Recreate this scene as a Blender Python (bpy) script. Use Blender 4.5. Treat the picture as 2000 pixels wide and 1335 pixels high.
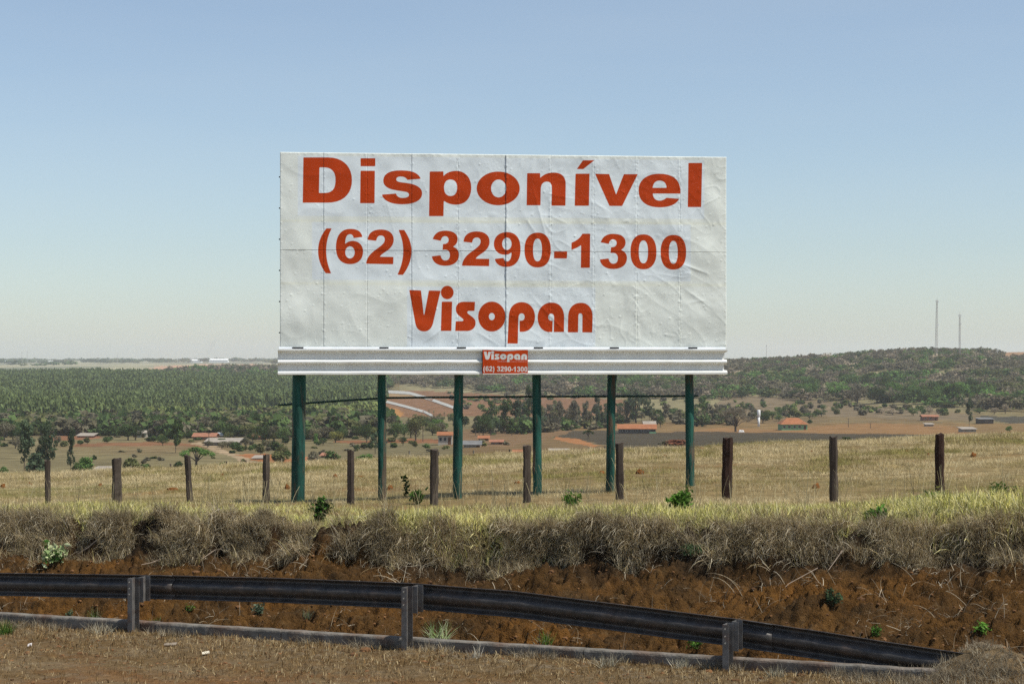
import bpy, bmesh, math, random
import numpy as np
from mathutils import Vector, Matrix

random.seed(7)
RNG = np.random.RandomState(7)
SC = bpy.context.scene
for _o in list(bpy.data.objects):
    bpy.data.objects.remove(_o)

# ------------------------------------------------------------------ camera
F = 3500.0      # focal length in units of the 2000 px wide photograph
HY = 697.0      # eye level
CZ = 3.5        # eye height above the verge
cam_d = bpy.data.cameras.new('camera')
cam = bpy.data.objects.new('camera', cam_d)
SC.collection.objects.link(cam)
cam.location = (0, 0, CZ)
cam.rotation_euler = (math.radians(90), 0, 0)
cam_d.sensor_width = 36
cam_d.lens = 36 * F / 2000
cam_d.shift_y = (HY - 667.5) / 2000
cam_d.clip_start = 0.1
cam_d.clip_end = 60000
SC.camera = cam

# ------------------------------------------------------------------ world, sun, exposure
SUN = Vector((0.47, -0.215, 0.856)).normalized()
w = bpy.data.worlds.new('World')
SC.world = w
w.use_nodes = True
nt = w.node_tree
nt.nodes.clear()
wo = nt.nodes.new('ShaderNodeOutputWorld')
bg = nt.nodes.new('ShaderNodeBackground')
sky = nt.nodes.new('ShaderNodeTexSky')
sky.sky_type = 'NISHITA'
sky.sun_disc = False
sky.sun_elevation = math.asin(SUN.z)
sky.sun_rotation = math.atan2(SUN.x, SUN.y)
sky.altitude = 800
sky.air_density = 1.15
sky.dust_density = 0.7
sky.ozone_density = 3.2
bg.inputs[1].default_value = 0.118
hs = nt.nodes.new('ShaderNodeHueSaturation')
hs.inputs['Saturation'].default_value = 0.78
nt.links.new(sky.outputs[0], hs.inputs['Color'])
tn = nt.nodes.new('ShaderNodeVectorMath')
tn.operation = 'MULTIPLY'
tn.inputs[1].default_value = (0.93, 0.985, 1.025)
nt.links.new(hs.outputs[0], tn.inputs[0])
tcw = nt.nodes.new('ShaderNodeTexCoord'); mpw = nt.nodes.new('ShaderNodeMapping'); mpw.inputs['Scale'].default_value = (2.2, 2.2, 16)
mpw.inputs['Rotation'].default_value = (0.0, 0.12, 0.0)
nzw = nt.nodes.new('ShaderNodeTexNoise'); nzw.inputs['Scale'].default_value = 1.6; nzw.inputs['Detail'].default_value = 5; nzw.inputs['Roughness'].default_value = .45
mrw = nt.nodes.new('ShaderNodeMapRange'); mrw.inputs[1].default_value = .35; mrw.inputs[2].default_value = .7; mrw.inputs[3].default_value = 0.0; mrw.inputs[4].default_value = .10
mxw = nt.nodes.new('ShaderNodeMix'); mxw.data_type = 'RGBA'
nt.links.new(tcw.outputs['Generated'], mpw.inputs[0]); nt.links.new(mpw.outputs[0], nzw.inputs['Vector']); nt.links.new(nzw.outputs[0], mrw.inputs[0])
nt.links.new(mrw.outputs[0], mxw.inputs[0]); nt.links.new(tn.outputs[0], mxw.inputs[6]); mxw.inputs[7].default_value = (5.4, 6.0, 6.3, 1)
nt.links.new(mxw.outputs[2], bg.inputs[0])
nt.links.new(bg.outputs[0], wo.inputs[0])

sd = bpy.data.lights.new('sun', 'SUN')
sd.energy = 5.0
sd.angle = math.radians(0.53)
sd.color = (1.0, 0.968, 0.875)
sun = bpy.data.objects.new('sun', sd)
SC.collection.objects.link(sun)
sun.rotation_euler = SUN.to_track_quat('Z', 'Y').to_euler()
sun.location = (20, -5, 40)

SC.view_settings.view_transform = 'Standard'
SC.view_settings.look = 'None'
SC.view_settings.gamma = 1
SC.view_settings.exposure = 0.0
SC.view_settings.use_curve_mapping = False
SC.cycles.use_denoising = False
SC.cycles.max_bounces = 6
SC.cycles.diffuse_bounces = 3
SC.cycles.transparent_max_bounces = 8
SC.cycles.volume_bounces = 2
SC.cycles.use_adaptive_sampling = True
SC.cycles.adaptive_threshold = 0.01

# ------------------------------------------------------------------ numpy noise
def _h(ix, iy, s):
    n = (ix.astype(np.int64) * 374761393 + iy.astype(np.int64) * 668265263 + s * 974634777) & 0x7fffffff
    n = ((n ^ (n >> 13)) * 1274126177) & 0x7fffffff
    n = ((n ^ (n >> 16)) * 2246822519) & 0x7fffffff
    return ((n ^ (n >> 15)) & 0xffffff) / float(0xffffff)

def vn(x, y, s=0):
    """smooth gradient noise, about -1..1"""
    x = np.asarray(x, float); y = np.asarray(y, float)
    ix = np.floor(x); iy = np.floor(y)
    fx = x - ix; fy = y - iy
    ux = fx * fx * fx * (fx * (fx * 6 - 15) + 10); uy = fy * fy * fy * (fy * (fy * 6 - 15) + 10)
    def g(dx, dy):
        an = _h(ix + dx, iy + dy, s) * 6.2831853
        return np.cos(an) * (fx - dx) + np.sin(an) * (fy - dy)
    a = g(0, 0) * (1 - ux) + g(1, 0) * ux
    b = g(0, 1) * (1 - ux) + g(1, 1) * ux
    return (a * (1 - uy) + b * uy) * 1.5

def fbm(x, y, s=0, o=4, lac=2.1, g=0.5):
    t = 0; amp = 1.0
    for i in range(o):
        t = t + amp * vn(x, y, s + i * 17)
        x = np.asarray(x) * lac + 3.1; y = np.asarray(y) * lac + 1.7; amp *= g
    return t

def lumps(x, y, s=0):
    """rounded clods: 0..1, domes around random points"""
    ix = np.floor(x); iy = np.floor(y)
    best = np.zeros(np.shape(x))
    for dx in (-1, 0, 1):
        for dy in (-1, 0, 1):
            cx = ix + dx + _h(ix + dx, iy + dy, s); cy = iy + dy + _h(ix + dx, iy + dy, s + 5)
            r = 0.45 + 0.45 * _h(ix + dx, iy + dy, s + 9)
            d2 = ((x - cx) ** 2 + (y - cy) ** 2) / (r * r)
            best = np.maximum(best, np.sqrt(np.clip(1 - d2, 0, 1)) * r)
    return best

def sstep(a, b, x):
    t = np.clip((np.asarray(x, float) - a) / (b - a), 0, 1)
    return t * t * (3 - 2 * t)

# ------------------------------------------------------------------ mesh helpers
def link(o):
    SC.collection.objects.link(o)
    return o

def new_mesh(name, verts, faces, mats=(), smooth=False, cols=None, floats=None):
    me = bpy.data.meshes.new(name)
    verts = np.asarray(verts, np.float32).reshape(-1, 3)
    if isinstance(faces, np.ndarray):
        n, k = faces.shape
        me.vertices.add(len(verts)); me.vertices.foreach_set('co', verts.ravel())
        me.loops.add(n * k); me.loops.foreach_set('vertex_index', faces.astype(np.int32).ravel())
        me.polygons.add(n)
        me.polygons.foreach_set('loop_start', (np.arange(n) * k).astype(np.int32))
        me.polygons.foreach_set('loop_total', np.full(n, k, np.int32))
        me.update(calc_edges=True)
    else:
        me.from_pydata([tuple(map(float, v)) for v in verts], [], [tuple(f) for f in faces])
        me.update()
    if not isinstance(mats, (list, tuple)):
        mats = [mats]
    for m in mats:
        me.materials.append(m)
    if smooth:
        me.polygons.foreach_set('use_smooth', np.ones(len(me.polygons), bool))
    if cols is not None:
        ca = me.color_attributes.new('Col', 'FLOAT_COLOR', 'POINT')
        c = np.ones((len(verts), 4), np.float32); c[:, :3] = cols
        ca.data.foreach_set('color', c.ravel())
    for k, v in (floats or {}).items():
        at_ = me.attributes.new(k, 'FLOAT', 'POINT')
        at_.data.foreach_set('value', np.asarray(v, np.float32).ravel())
    return me

class MB:
    """collects vertices and faces of one part"""
    def __init__(s): s.v = []; s.f = []; s.c = []
    def add(s, vs, fs, col=None):
        n = len(s.v); s.v += [tuple(v) for v in vs]; s.f += [tuple(i + n for i in f) for f in fs]
        if col is not None: s.c += [col] * len(vs)
        return s
    def box(s, x0, x1, y0, y1, z0, z1, M=None, col=None):
        vs = [Vector((x, y, z)) for z in (z0, z1) for y in (y0, y1) for x in (x0, x1)]
        if M is not None: vs = [M @ v for v in vs]
        return s.add(vs, [(0, 2, 3, 1), (4, 5, 7, 6), (0, 1, 5, 4), (2, 6, 7, 3), (0, 4, 6, 2), (1, 3, 7, 5)], col)
    def tube(s, pts, rs, n=6, col=None, cap=True):
        pts = [Vector(p) for p in pts]
        if not hasattr(rs, '__len__'): rs = [rs] * len(pts)
        rings = []
        for i, p in enumerate(pts):
            d = (pts[min(i + 1, len(pts) - 1)] - pts[max(i - 1, 0)])
            d = d.normalized() if d.length > 1e-9 else Vector((0, 0, 1))
            ax = Vector((1, 0, 0)) if abs(d.x) < 0.8 else Vector((0, 1, 0))
            u = d.cross(ax).normalized(); v = d.cross(u)
            rings.append([p + (u * math.cos(6.28318 * k / n) + v * math.sin(6.28318 * k / n)) * rs[i] for k in range(n)])
        vs = [q for r in rings for q in r]; fs = []
        for i in range(len(pts) - 1):
            for k in range(n):
                fs.append((i * n + k, i * n + (k + 1) % n, (i + 1) * n + (k + 1) % n, (i + 1) * n + k))
        if cap:
            fs.append(tuple(range(n - 1, -1, -1))); fs.append(tuple((len(pts) - 1) * n + k for k in range(n)))
        return s.add(vs, fs, col)
    def obj(s, name, mat, parent=None, smooth=False, local=False):
        off = Vector((0, 0, 0)) if (parent is None or local) else parent.location
        vs = [(v[0] - off[0], v[1] - off[1], v[2] - off[2]) for v in s.v]
        me = new_mesh(name, vs, s.f, mat, smooth, cols=s.c if s.c else None)
        o = link(bpy.data.objects.new(name, me))
        if parent is not None: o.parent = parent
        return o

def tag(o, label=None, cat=None, group=None, kind=None):
    if label: o['label'] = label
    if cat: o['category'] = cat
    if group: o['group'] = group
    if kind: o['kind'] = kind
    return o

def root(name, loc, label, cat, group=None):
    o = link(bpy.data.objects.new(name, None))
    o.empty_display_size = 0.2
    o.location = loc
    return tag(o, label, cat, group)

def copy_tree(o, parent=None):
    c = o.copy(); SC.collection.objects.link(c)
    if parent is not None: c.parent = parent
    for ch in list(o.children): copy_tree(ch, c)
    return c

# ------------------------------------------------------------------ materials
def mk(name, base=None, attr=None, var=0.2, vscale=4.0, detail=4, rough=0.9, bump=0.0, bscale=20.0, second=None,
       sscale=2.0, slo=0.45, shi=0.6, trans=0.0, rnd=0.0, metal=0.0, spec=0.3, coords='pos', hue_rnd=0.0, stretch=None):
    m = bpy.data.materials.new(name); m.use_nodes = True
    t = m.node_tree; N = t.nodes; L = t.links; N.clear()
    out = N.new('ShaderNodeOutputMaterial')
    if coords == 'pos':
        geo = N.new('ShaderNodeNewGeometry'); vec = geo.outputs['Position']
    else:
        tc = N.new('ShaderNodeTexCoord'); vec = tc.outputs['Object']
    if stretch:
        mp = N.new('ShaderNodeMapping'); mp.inputs['Scale'].default_value = stretch
        L.new(vec, mp.inputs[0]); vec = mp.outputs[0]
    if attr:
        a = N.new('ShaderNodeAttribute'); a.attribute_name = attr; col = a.outputs['Color']
    else:
        r = N.new('ShaderNodeRGB'); r.outputs[0].default_value = (*base, 1); col = r.outputs[0]
    if second is not None:
        n2 = N.new('ShaderNodeTexNoise'); n2.inputs['Scale'].default_value = sscale; n2.inputs['Detail'].default_value = 6
        n2.inputs['Roughness'].default_value = 0.6
        L.new(vec, n2.inputs['Vector'])
        mr = N.new('ShaderNodeMapRange'); mr.inputs[1].default_value = slo; mr.inputs[2].default_value = shi
        L.new(n2.outputs[0], mr.inputs[0])
        mx = N.new('ShaderNodeMix'); mx.data_type = 'RGBA'
        L.new(mr.outputs[0], mx.inputs[0]); L.new(col, mx.inputs[6]); mx.inputs[7].default_value = (*second, 1)
        col = mx.outputs[2]
    if var > 0:
        n1 = N.new('ShaderNodeTexNoise'); n1.inputs['Scale'].default_value = vscale; n1.inputs['Detail'].default_value = detail
        n1.inputs['Roughness'].default_value = 0.65
        L.new(vec, n1.inputs['Vector'])
        mr = N.new('ShaderNodeMapRange'); mr.inputs[1].default_value = 0.28; mr.inputs[2].default_value = 0.72
        mr.inputs[3].default_value = 1 - var; mr.inputs[4].default_value = 1 + var
        L.new(n1.outputs[0], mr.inputs[0])
        vm = N.new('ShaderNodeVectorMath'); vm.operation = 'SCALE'
        L.new(col, vm.inputs[0]); L.new(mr.outputs[0], vm.inputs['Scale']); col = vm.outputs[0]
    if rnd > 0:
        oi = N.new('ShaderNodeObjectInfo')
        mr = N.new('ShaderNodeMapRange'); mr.inputs[3].default_value = 1 - rnd; mr.inputs[4].default_value = 1 + rnd
        L.new(oi.outputs['Random'], mr.inputs[0])
        vm = N.new('ShaderNodeVectorMath'); vm.operation = 'SCALE'
        L.new(col, vm.inputs[0]); L.new(mr.outputs[0], vm.inputs['Scale']); col = vm.outputs[0]
    if trans > 0:
        d = N.new('ShaderNodeBsdfDiffuse'); tr = N.new('ShaderNodeBsdfTranslucent'); ms = N.new('ShaderNodeMixShader')
        L.new(col, d.inputs[0]); L.new(col, tr.inputs[0]); ms.inputs[0].default_value = trans
        L.new(d.outputs[0], ms.inputs[1]); L.new(tr.outputs[0], ms.inputs[2]); L.new(ms.outputs[0], out.inputs[0])
        return m
    p = N.new('ShaderNodeBsdfPrincipled')
    L.new(col, p.inputs['Base Color'])
    p.inputs['Roughness'].default_value = rough; p.inputs['Metallic'].default_value = metal
    p.inputs['Specular IOR Level'].default_value = spec
    if bump > 0:
        nb = N.new('ShaderNodeTexNoise'); nb.inputs['Scale'].default_value = bscale; nb.inputs['Detail'].default_value = 5
        L.new(vec, nb.inputs['Vector'])
        bn = N.new('ShaderNodeBump'); bn.inputs['Strength'].default_value = 1.0; bn.inputs['Distance'].default_value = bump
        L.new(nb.outputs[0], bn.inputs['Height']); L.new(bn.outputs[0], p.inputs['Normal'])
    L.new(p.outputs[0], out.inputs[0])
    return m

# ------------------------------------------------------------------ layout helpers
def at(px, py, Y):
    return Vector(((px - 1000) * Y / F, Y, CZ + (HY - py) * Y / F))

# road frame: a runs along the guardrail to the right, b away from the camera
AX, AY = 0.9023, -0.4311
def to_ab(x, y):
    return (x + 1.28) * AX + (y - 21.3) * AY, -(x + 1.28) * AY + (y - 21.3) * AX
def from_ab(a, b):
    return -1.28 + a * AX - b * AY, 21.3 + a * AY + b * AX

def field_z(x, y):
    xc = np.clip(x, -60, 60)
    z = CZ - 2.8 + 0.035 * np.clip(x, -40, 40) + (y - 36) * (-0.04 + 0.0001 * xc)
    z = z - 0.003 * np.clip(y - 92, 0, None) ** 2
    return z

def near_z(x, y):
    a, b = to_ab(x, y)
    z0 = 0.025 + 0.014 * np.clip(a, -30, 8)
    ac = np.clip(a, -14, 11)
    crest = np.interp(a, [-40, -12, -10.2, -0.8, 3.5, 6.4, 10, 40], [0.7, 0.82, 0.88, 1.08, 1.32, 1.62, 1.75, 1.8])
    bb = b + 0.30 * vn(a * 0.45, a * 0 + 3.3, 11) + 0.16 * vn(a * 1.7, a * 0 + 1.3, 12) + 0.10 * vn(a * 4.1, b * 1.5, 13)
    prof = np.interp(bb, [0.28, 0.55, 0.9, 1.4, 2.4, 3.3, 3.72, 3.98, 4.7, 6.0], [0, -0.06, -0.03, 0.07, 0.30, 0.46, 0.58, 0.97, 1.0, 1.0])
    gentle = np.interp(bb, [0.28, 0.55, 0.9, 1.4, 2.4, 3.3, 4.2, 4.9, 6.0], [0, -0.05, -0.02, 0.08, 0.32, 0.56, 0.84, 0.98, 1.0])
    gr_ = 0.75 * sstep(1.5, 4.5, a); prof = prof * (1 - gr_) + gentle * gr_
    zb = z0 + (crest - z0) * prof
    t = sstep(5.0, 11.5, b)
    z = zb * (1 - t) + field_z(x, y) * t
    # soil relief
    m = sstep(0.22, 0.7, b) * (1 - sstep(3.9, 4.8, b))
    wa = a + 0.10 * vn(a * 5, b * 5, 3) + 0.04 * vn(a * 13, b * 13, 4); wb = b + 0.10 * vn(a * 5, b * 5, 5) + 0.04 * vn(a * 13, b * 13, 6)
    brk = 0.6 + 1.0 * sstep(-0.5, 0.5, vn(a * 0.8, b * 1.3, 26))
    rel = 0.05 * lumps(wa * 1.6, wb * 2.1, 21) + brk * (0.085 * lumps(wa * 4.3, wb * 5.6, 22) + 0.085 * lumps(wa * 9, wb * 11.5, 23) \
        + 0.070 * lumps(wa * 17, wb * 20, 24)) + 0.022 * vn(a * 19, b * 22, 27) + 0.017 * vn(a * 38, b * 38, 270) + 0.10 * vn(a * 1.1, b * 1.9, 25) \
        - 0.07 * (1 - np.abs(vn(a * 1.3 + .5 * vn(a, b, 28), b * .6, 29))) ** 6 + 0.04 * vn(a * 5, b * 4.2, 30)
    z = z + m * (rel - 0.17)
    v = 1 - sstep(0.0, 0.25, b)
    z = z + v * (0.010 * lumps(a * 13, b * 13, 31) + 0.012 * lumps(a * 26, b * 26, 32) + 0.035 * vn(a * 0.7, b * 0.7, 33) + 0.012 * vn(a * 3, b * 3, 34))
    z = z + sstep(4.3, 5.5, b) * (0.05 * vn(x * 0.8, y * 0.8, 41) + 0.09 * vn(x * 0.23, y * 0.23, 42)) * (1 - sstep(80, 100, y) * 0.5)
    # soil piled over the buried rail end
    z = z + 0.30 * np.exp(-((a - 6.7) / 0.50) ** 2 - ((b - 0.40) / 0.36) ** 2) + 0.12 * np.exp(-((a - 7.4) / 1.1) ** 2 - ((b - 0.3) / 0.9) ** 2)
    return z

def nz(x, y):
    return float(near_z(np.array([x], float), np.array([y], float))[0])

# valley: rows of ground heights given by distance, columns by bearing
TY = np.array([120, 150, 200, 250, 400, 550, 700, 900, 1200, 1600, 2000, 2300, 2700, 3300, 5000, 8000, 14000.])
TX = np.array([-1000, 0, 500, 1000, 1500, 1800, 2000, 3000.])
_img = {  # eye-line readings of the slopes, one row per distance from 250 m
 0:    [962, 946, 897, 866, 842, 812, 782, 760, 747, 738, 731, 718, 707.5, 702],
 500:  [955, 934, 893, 864, 841, 815, 785, 760, 745, 733, 722, 712, 707, 702],
 1000: [908, 892, 869, 852, 835, 808, 778, 752, 738, 728, 722, 716, 708, 702],
 1500: [884, 867, 857, 847, 830, 803, 764, 727, 709, 713, 718, 716, 708, 702],
 1800: [878, 862, 852, 843, 828, 798, 752, 702, 690, 698, 710, 716, 708, 702],
 2000: [875, 860, 850, 841, 828, 795, 748, 706, 692, 688, 705, 716, 708, 702],
}
_T = np.zeros((len(TX), len(TY)))
for _i, _c in enumerate(TX):
    _k = min(max(int(_c), 0), 2000)
    _T[_i, 3:] = [-(q - HY) * y / F for q, y in zip(_img[_k], TY[3:])]
    _T[_i, 0:3] = [-12.5, -16.5, 0.5 * (-16.5 + _T[_i, 3])]
def far_z(r, c, x, y):
    """r distance, c bearing expressed in the same column units"""
    lr = np.log(np.clip(r, TY[0], TY[-1])); ly = np.log(TY)
    j = np.clip(np.searchsorted(ly, lr) - 1, 0, len(TY) - 2); tj = (lr - ly[j]) / (ly[j + 1] - ly[j])
    cc = np.clip(c, TX[0], TX[-1])
    i = np.clip(np.searchsorted(TX, cc) - 1, 0, len(TX) - 2); ti = (cc - TX[i]) / (TX[i + 1] - TX[i]); ti = ti * ti * (3 - 2 * ti)
    z = (_T[i, j] * (1 - ti) + _T[i + 1, j] * ti) * (1 - tj) + (_T[i, j + 1] * (1 - ti) + _T[i + 1, j + 1] * ti) * tj
    k = np.clip((r - 250) / 1500, 0, 1)
    z = z + k * (4.6 * vn(x / 230, y / 260, 51) + 1.2 * vn(x / 90, y / 90, 52)) * np.clip(1.6 - r / 5000, 0.1, 1)
    return z + CZ

def far_xy(x, y):
    x = np.asarray(x, float); y = np.asarray(y, float)
    yy = np.maximum(y, 1e-3)
    c = 1000 + F * np.clip(x / np.maximum(yy, np.abs(x) * 0.3 + 1e-3), -3, 3)
    r = np.where(np.abs(x) < 0.6 * yy, yy, np.hypot(x, y) / 1.166)
    return far_z(np.maximum(r, 120), c, x, y)

_SY = np.exp(np.linspace(math.log(185), math.log(13000), 1500))
def ground(px, py):
    """walk out along a bearing until the valley ground is met at that elevation"""
    x = (px - 1000) / F * _SY
    z = far_xy(x, _SY)
    img = HY - (z - CZ) * F / _SY
    k = np.where(img <= py)[0]
    k = k[0] if len(k) else len(_SY) - 1
    return float(x[k]), float(_SY[k]), float(z[k])

# ------------------------------------------------------------------ materials used widely
M_verge = mk('verge_soil', attr='Col', var=0.38, vscale=14, detail=8, bump=0.02, bscale=60, rough=0.95, spec=0.1)
M_bank = mk('bank_soil', attr='Col', var=0.5, vscale=9, detail=8, bump=0.035, bscale=55, rough=0.95, spec=0.1)
M_field = mk('field_soil', attr='Col', var=0.35, vscale=3, bump=0.02, bscale=14, rough=0.95, spec=0.1)
M_valley = mk('valley_soil', attr='Col', var=0.45, vscale=0.11, detail=12, rough=0.95, spec=0.05)
M_blade = mk('dry_blades', attr='Col', var=0.28, vscale=1.3, trans=0.22, rnd=0.3)
M_steel = mk('weathered_galvanised_steel', base=(0.050, 0.044, 0.040), var=0.55, vscale=9, rough=0.46, metal=0.0, spec=0.5,
             second=(0.085, 0.060, 0.045), sscale=4.0, slo=0.5, shi=0.75, bump=0.002, bscale=30)
M_steel_post = mk('galvanised_post_steel', base=(0.165, 0.155, 0.145), var=0.35, vscale=8, rough=0.5, metal=0.3, spec=0.5,
                  second=(0.13, 0.08, 0.06), sscale=6, slo=0.52, shi=0.72)
M_bolt = mk('bolt_steel', base=(0.45, 0.43, 0.38), var=0.1, rough=0.4, metal=0.5)
M_conc = mk('old_concrete', base=(0.175, 0.158, 0.135), var=0.45, vscale=6, rough=0.95, bump=0.01, bscale=40,
            second=(0.13, 0.08, 0.055), sscale=2.5, slo=0.45, shi=0.7)

# ------------------------------------------------------------------ near ground: one grid split into verge, bank and field
def lin(*seg):
    out = [seg[0]]
    for n, e in zip(seg[1::2], seg[2::2]):
        out += list(np.linspace(out[-1], e, n + 1)[1:])
    return np.array(out, float)
A_l = lin(-150, 24, -30, 40, -13, 960, 11, 40, 30, 24, 150)
B_v = lin(-40, 12, -7, 30, -3.2, 120, 0.0, 22, 0.45)
B_b = lin(0.45, 205, 4.9)
B_f = lin(4.9, 40, 9, 60, 22, 50, 60, 50, 118, 18, 150)

def ground_patch(name, B, colf, mat, A=A_l):
    a, b = np.meshgrid(A, B)
    x, y = from_ab(a, b)
    z = near_z(x, y)
    n, m = a.shape
    idx = np.arange(n * m).reshape(n, m)
    f = np.stack([idx[:-1, :-1], idx[:-1, 1:], idx[1:, 1:], idx[1:, :-1]], -1).reshape(-1, 4)
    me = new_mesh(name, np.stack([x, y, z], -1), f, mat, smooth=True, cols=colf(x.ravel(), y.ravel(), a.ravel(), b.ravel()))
    return tag(link(bpy.data.objects.new(name, me)), kind='structure')

def mixc(c1, c2, t):
    t = np.clip(np.asarray(t), 0, 1)[..., None]
    return np.asarray(c1) * (1 - t) + np.asarray(c2) * t

def col_verge(x, y, a, b):
    n = 0.5 + 0.5 * fbm(a * 0.9, b * 1.4, 61, 5)
    c = mixc((0.108, 0.064, 0.024), (0.155, 0.110, 0.060), n)
    red = sstep(0.35, 0.75, 0.5 + 0.5 * fbm(a * 0.7 + 9, b * 1.6, 62, 3)) * sstep(-0.8, -2.6, b)
    c = mixc(c, (0.15, 0.062, 0.018), red * 0.45)
    litter = sstep(0.1, 0.6, fbm(a * 6, b * 6, 63, 3)) * (0.35 + 0.5 * sstep(-1.4, -0.2, b))
    return mixc(c, (0.19, 0.155, 0.11), litter * 0.6)
def col_bank(x, y, a, b):
    n = 0.5 + 0.5 * fbm(a * 1.2, b * 1.6, 64, 5)
    c = mixc((0.108, 0.052, 0.014), (0.042, 0.024, 0.010), n)
    c = mixc(c, (0.15, 0.064, 0.013), sstep(0.5, 0.95, 0.5 + 0.5 * fbm(a * 0.5, b * 0.9, 65, 3)) * 0.6)
    c = mixc(c, (0.12, 0.085, 0.045), sstep(.35, .9, fbm(a * 5, b * 5, 164, 4)) * .25)
    return mixc(c, (0.022, 0.016, 0.010), sstep(3.0, 3.9, b + .4 * vn(a * 1.3, b, 165)) * .9)  # dark humus under the lip grass, with its shade painted into the colour
def col_field(x, y, a, b):
    n = 0.5 + 0.5 * fbm(x * 0.12, y * 0.07, 66, 5)
    c = mixc((0.155, 0.105, 0.045), (0.21, 0.155, 0.07), n)
    c = mixc(c, (0.155, 0.15, 0.045), sstep(0.45, 0.9, 0.5 + 0.5 * fbm(x * 0.05 + 4, y * 0.045, 67, 3)) * 0.6)
    c = mixc(c, (0.20, 0.095, 0.03), sstep(0.72, 1.0, 0.5 + 0.5 * fbm(x * 0.16 + 4, y * 0.3, 68, 3)) * 0.7)
    return c
ground_patch('verge', B_v, col_verge, M_verge)
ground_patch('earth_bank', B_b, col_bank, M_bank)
ground_patch('field', B_f, col_field, M_field)

# ------------------------------------------------------------------ valley, hills and far plain
def inpoly(px, py, poly):
    r = np.zeros(px.shape, bool)
    p = np.array(poly, float); q = np.roll(p, -1, 0)
    for (x1, y1), (x2, y2) in zip(p, q):
        c = ((y1 > py) != (y2 > py)) & (px < (x2 - x1) * (py - y1) / (y2 - y1 + 1e-9) + x1)
        r ^= c
    return r

def valley_colors(x, y, z):
    yy = np.maximum(y, 1)
    u = 1000 + F * x / yy                       # bearing
    v = HY - (z - CZ) * F / yy                  # slope below eye level
    n1 = 0.5 + 0.5 * fbm(x / 60, y / 110, 71, 5); n2 = 0.5 + 0.5 * fbm(x / 160, y / 300, 72, 4)
    wu = u + 9 * vn(x / 25, y / 60, 73) + 5 * vn(x / 8, y / 15, 173); wv = v + 1.8 * vn(x / 20, y / 70, 74) + 1.2 * vn(x / 6, y / 20, 174)
    c = mixc((0.118, 0.098, 0.062), (0.165, 0.138, 0.085), n1)
    c = mixc(c, (0.150, 0.092, 0.056), sstep(0.5, 0.85, n2) * 0.6)
    def paint(c, poly, colr, amt=1.0):
        return mixc(c, colr, inpoly(wu, wv, poly) * amt)
    # woods and plantation floor
    c = paint(c, [(-2000, 700), (760, 715), (760, 790), (560, 812), (-2000, 832)], (0.10, 0.09, 0.055))
    # beyond the plantation
    far = sstep(2800, 3200, y)
    c = mixc(c, mixc((0.22, 0.21, 0.165), (0.32, 0.29, 0.22), n2), far)
    c = mixc(c, (0.10, 0.12, 0.10), sstep(0.55, 0.62, 0.5 + 0.5 * fbm(x / 900, y / 1500, 75, 3)) * sstep(3500, 4500, y) * 0.8)
    c = paint(c, [(282, 732), (300, 716), (400, 711), (560, 712), (560, 728), (300, 733)], (0.42, 0.24, 0.19), 0.9)
    # hills on the right
    hill = (u > 780) * (1 - sstep(790, 812, v)) * (y < 3500)
    c = mixc(c, mixc((0.15, 0.13, 0.085), (0.22, 0.195, 0.13), n1), hill)
    # red fields around the twin roads
    c = paint(c, [(740, 762), (880, 764), (1000, 772), (1240, 780), (1240, 812), (900, 812), (740, 815)], (0.165, 0.090, 0.058))
    c = paint(c, [(745, 763), (790, 764), (820, 773), (800, 778), (745, 772)], (0.25, 0.17, 0.11))
    # pale slope at right
    c = paint(c, [(1400, 775), (1480, 772), (1700, 790), (1900, 810), (1900, 822), (1600, 812), (1400, 806)], (0.15, 0.115, 0.085))
    # pasture and bare dirt round the houses
    c = paint(c, [(1020, 829), (1240, 824), (1500, 826), (2600, 826), (2600, 846), (1040, 848)], (0.165, 0.108, 0.058))
    c = paint(c, [(1290, 845), (1400, 836), (1500, 838), (1700, 826), (1860, 832), (1900, 847), (1800, 848), (1300, 848)], (0.20, 0.115, 0.06))
    # burnt ground
    c = paint(c, [(1040, 838), (1180, 841), (1290, 844), (1330, 843), (1560, 844), (1900, 850), (1860, 900), (1300, 900), (1180, 868), (1060, 850)],
              (0.052, 0.043, 0.035), .93)
    c = paint(c, [(960, 838), (1050, 850), (1200, 872), (1120, 900), (900, 900), (900, 838)], (0.135, 0.090, 0.052))
    c = paint(c, [(1085, 852), (1130, 858), (1170, 870), (1160, 873), (1080, 857)], (0.26, 0.12, 0.06))
    c = paint(c, [(1900, 812), (2600, 810), (2600, 824), (1980, 826)], (0.06, 0.055, 0.05))
    # red earth tracks and banks in the village
    c = paint(c, [(150, 866), (330, 862), (430, 872), (430, 877), (330, 868), (150, 872)], (0.17, 0.085, 0.052))
    c = paint(c, [(378, 866), (400, 862), (490, 896), (560, 912), (520, 916), (450, 892)], (0.27, 0.20, 0.15))
    c = paint(c, [(455, 888), (520, 886), (600, 900), (540, 905)], (0.26, 0.11, 0.055))
    c = paint(c, [(640, 862), (760, 856), (860, 858), (860, 864), (700, 866)], (0.18, 0.085, 0.05))
    c = paint(c, [(860, 848), (1000, 834), (1120, 842), (1000, 872), (860, 873)], (0.150, 0.095, 0.06))
    c = paint(c, [(100, 850), (200, 846), (200, 856), (100, 862)], (0.19, 0.09, 0.055))
    c = c * 1.0
    c = paint(c, [(1940, 683), (2300, 680), (2300, 700), (1960, 697)], (0.26, 0.16, 0.11))
    c = paint(c, [(1500, 704), (1570, 703), (1570, 714), (1500, 716)], (0.30, 0.19, 0.14))
    c = paint(c, [(758, 795), (780, 800), (792, 812), (772, 815), (756, 812)], (0.30, 0.15, 0.06))
    return c * np.array([1.06, 1.03, .82])

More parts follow.
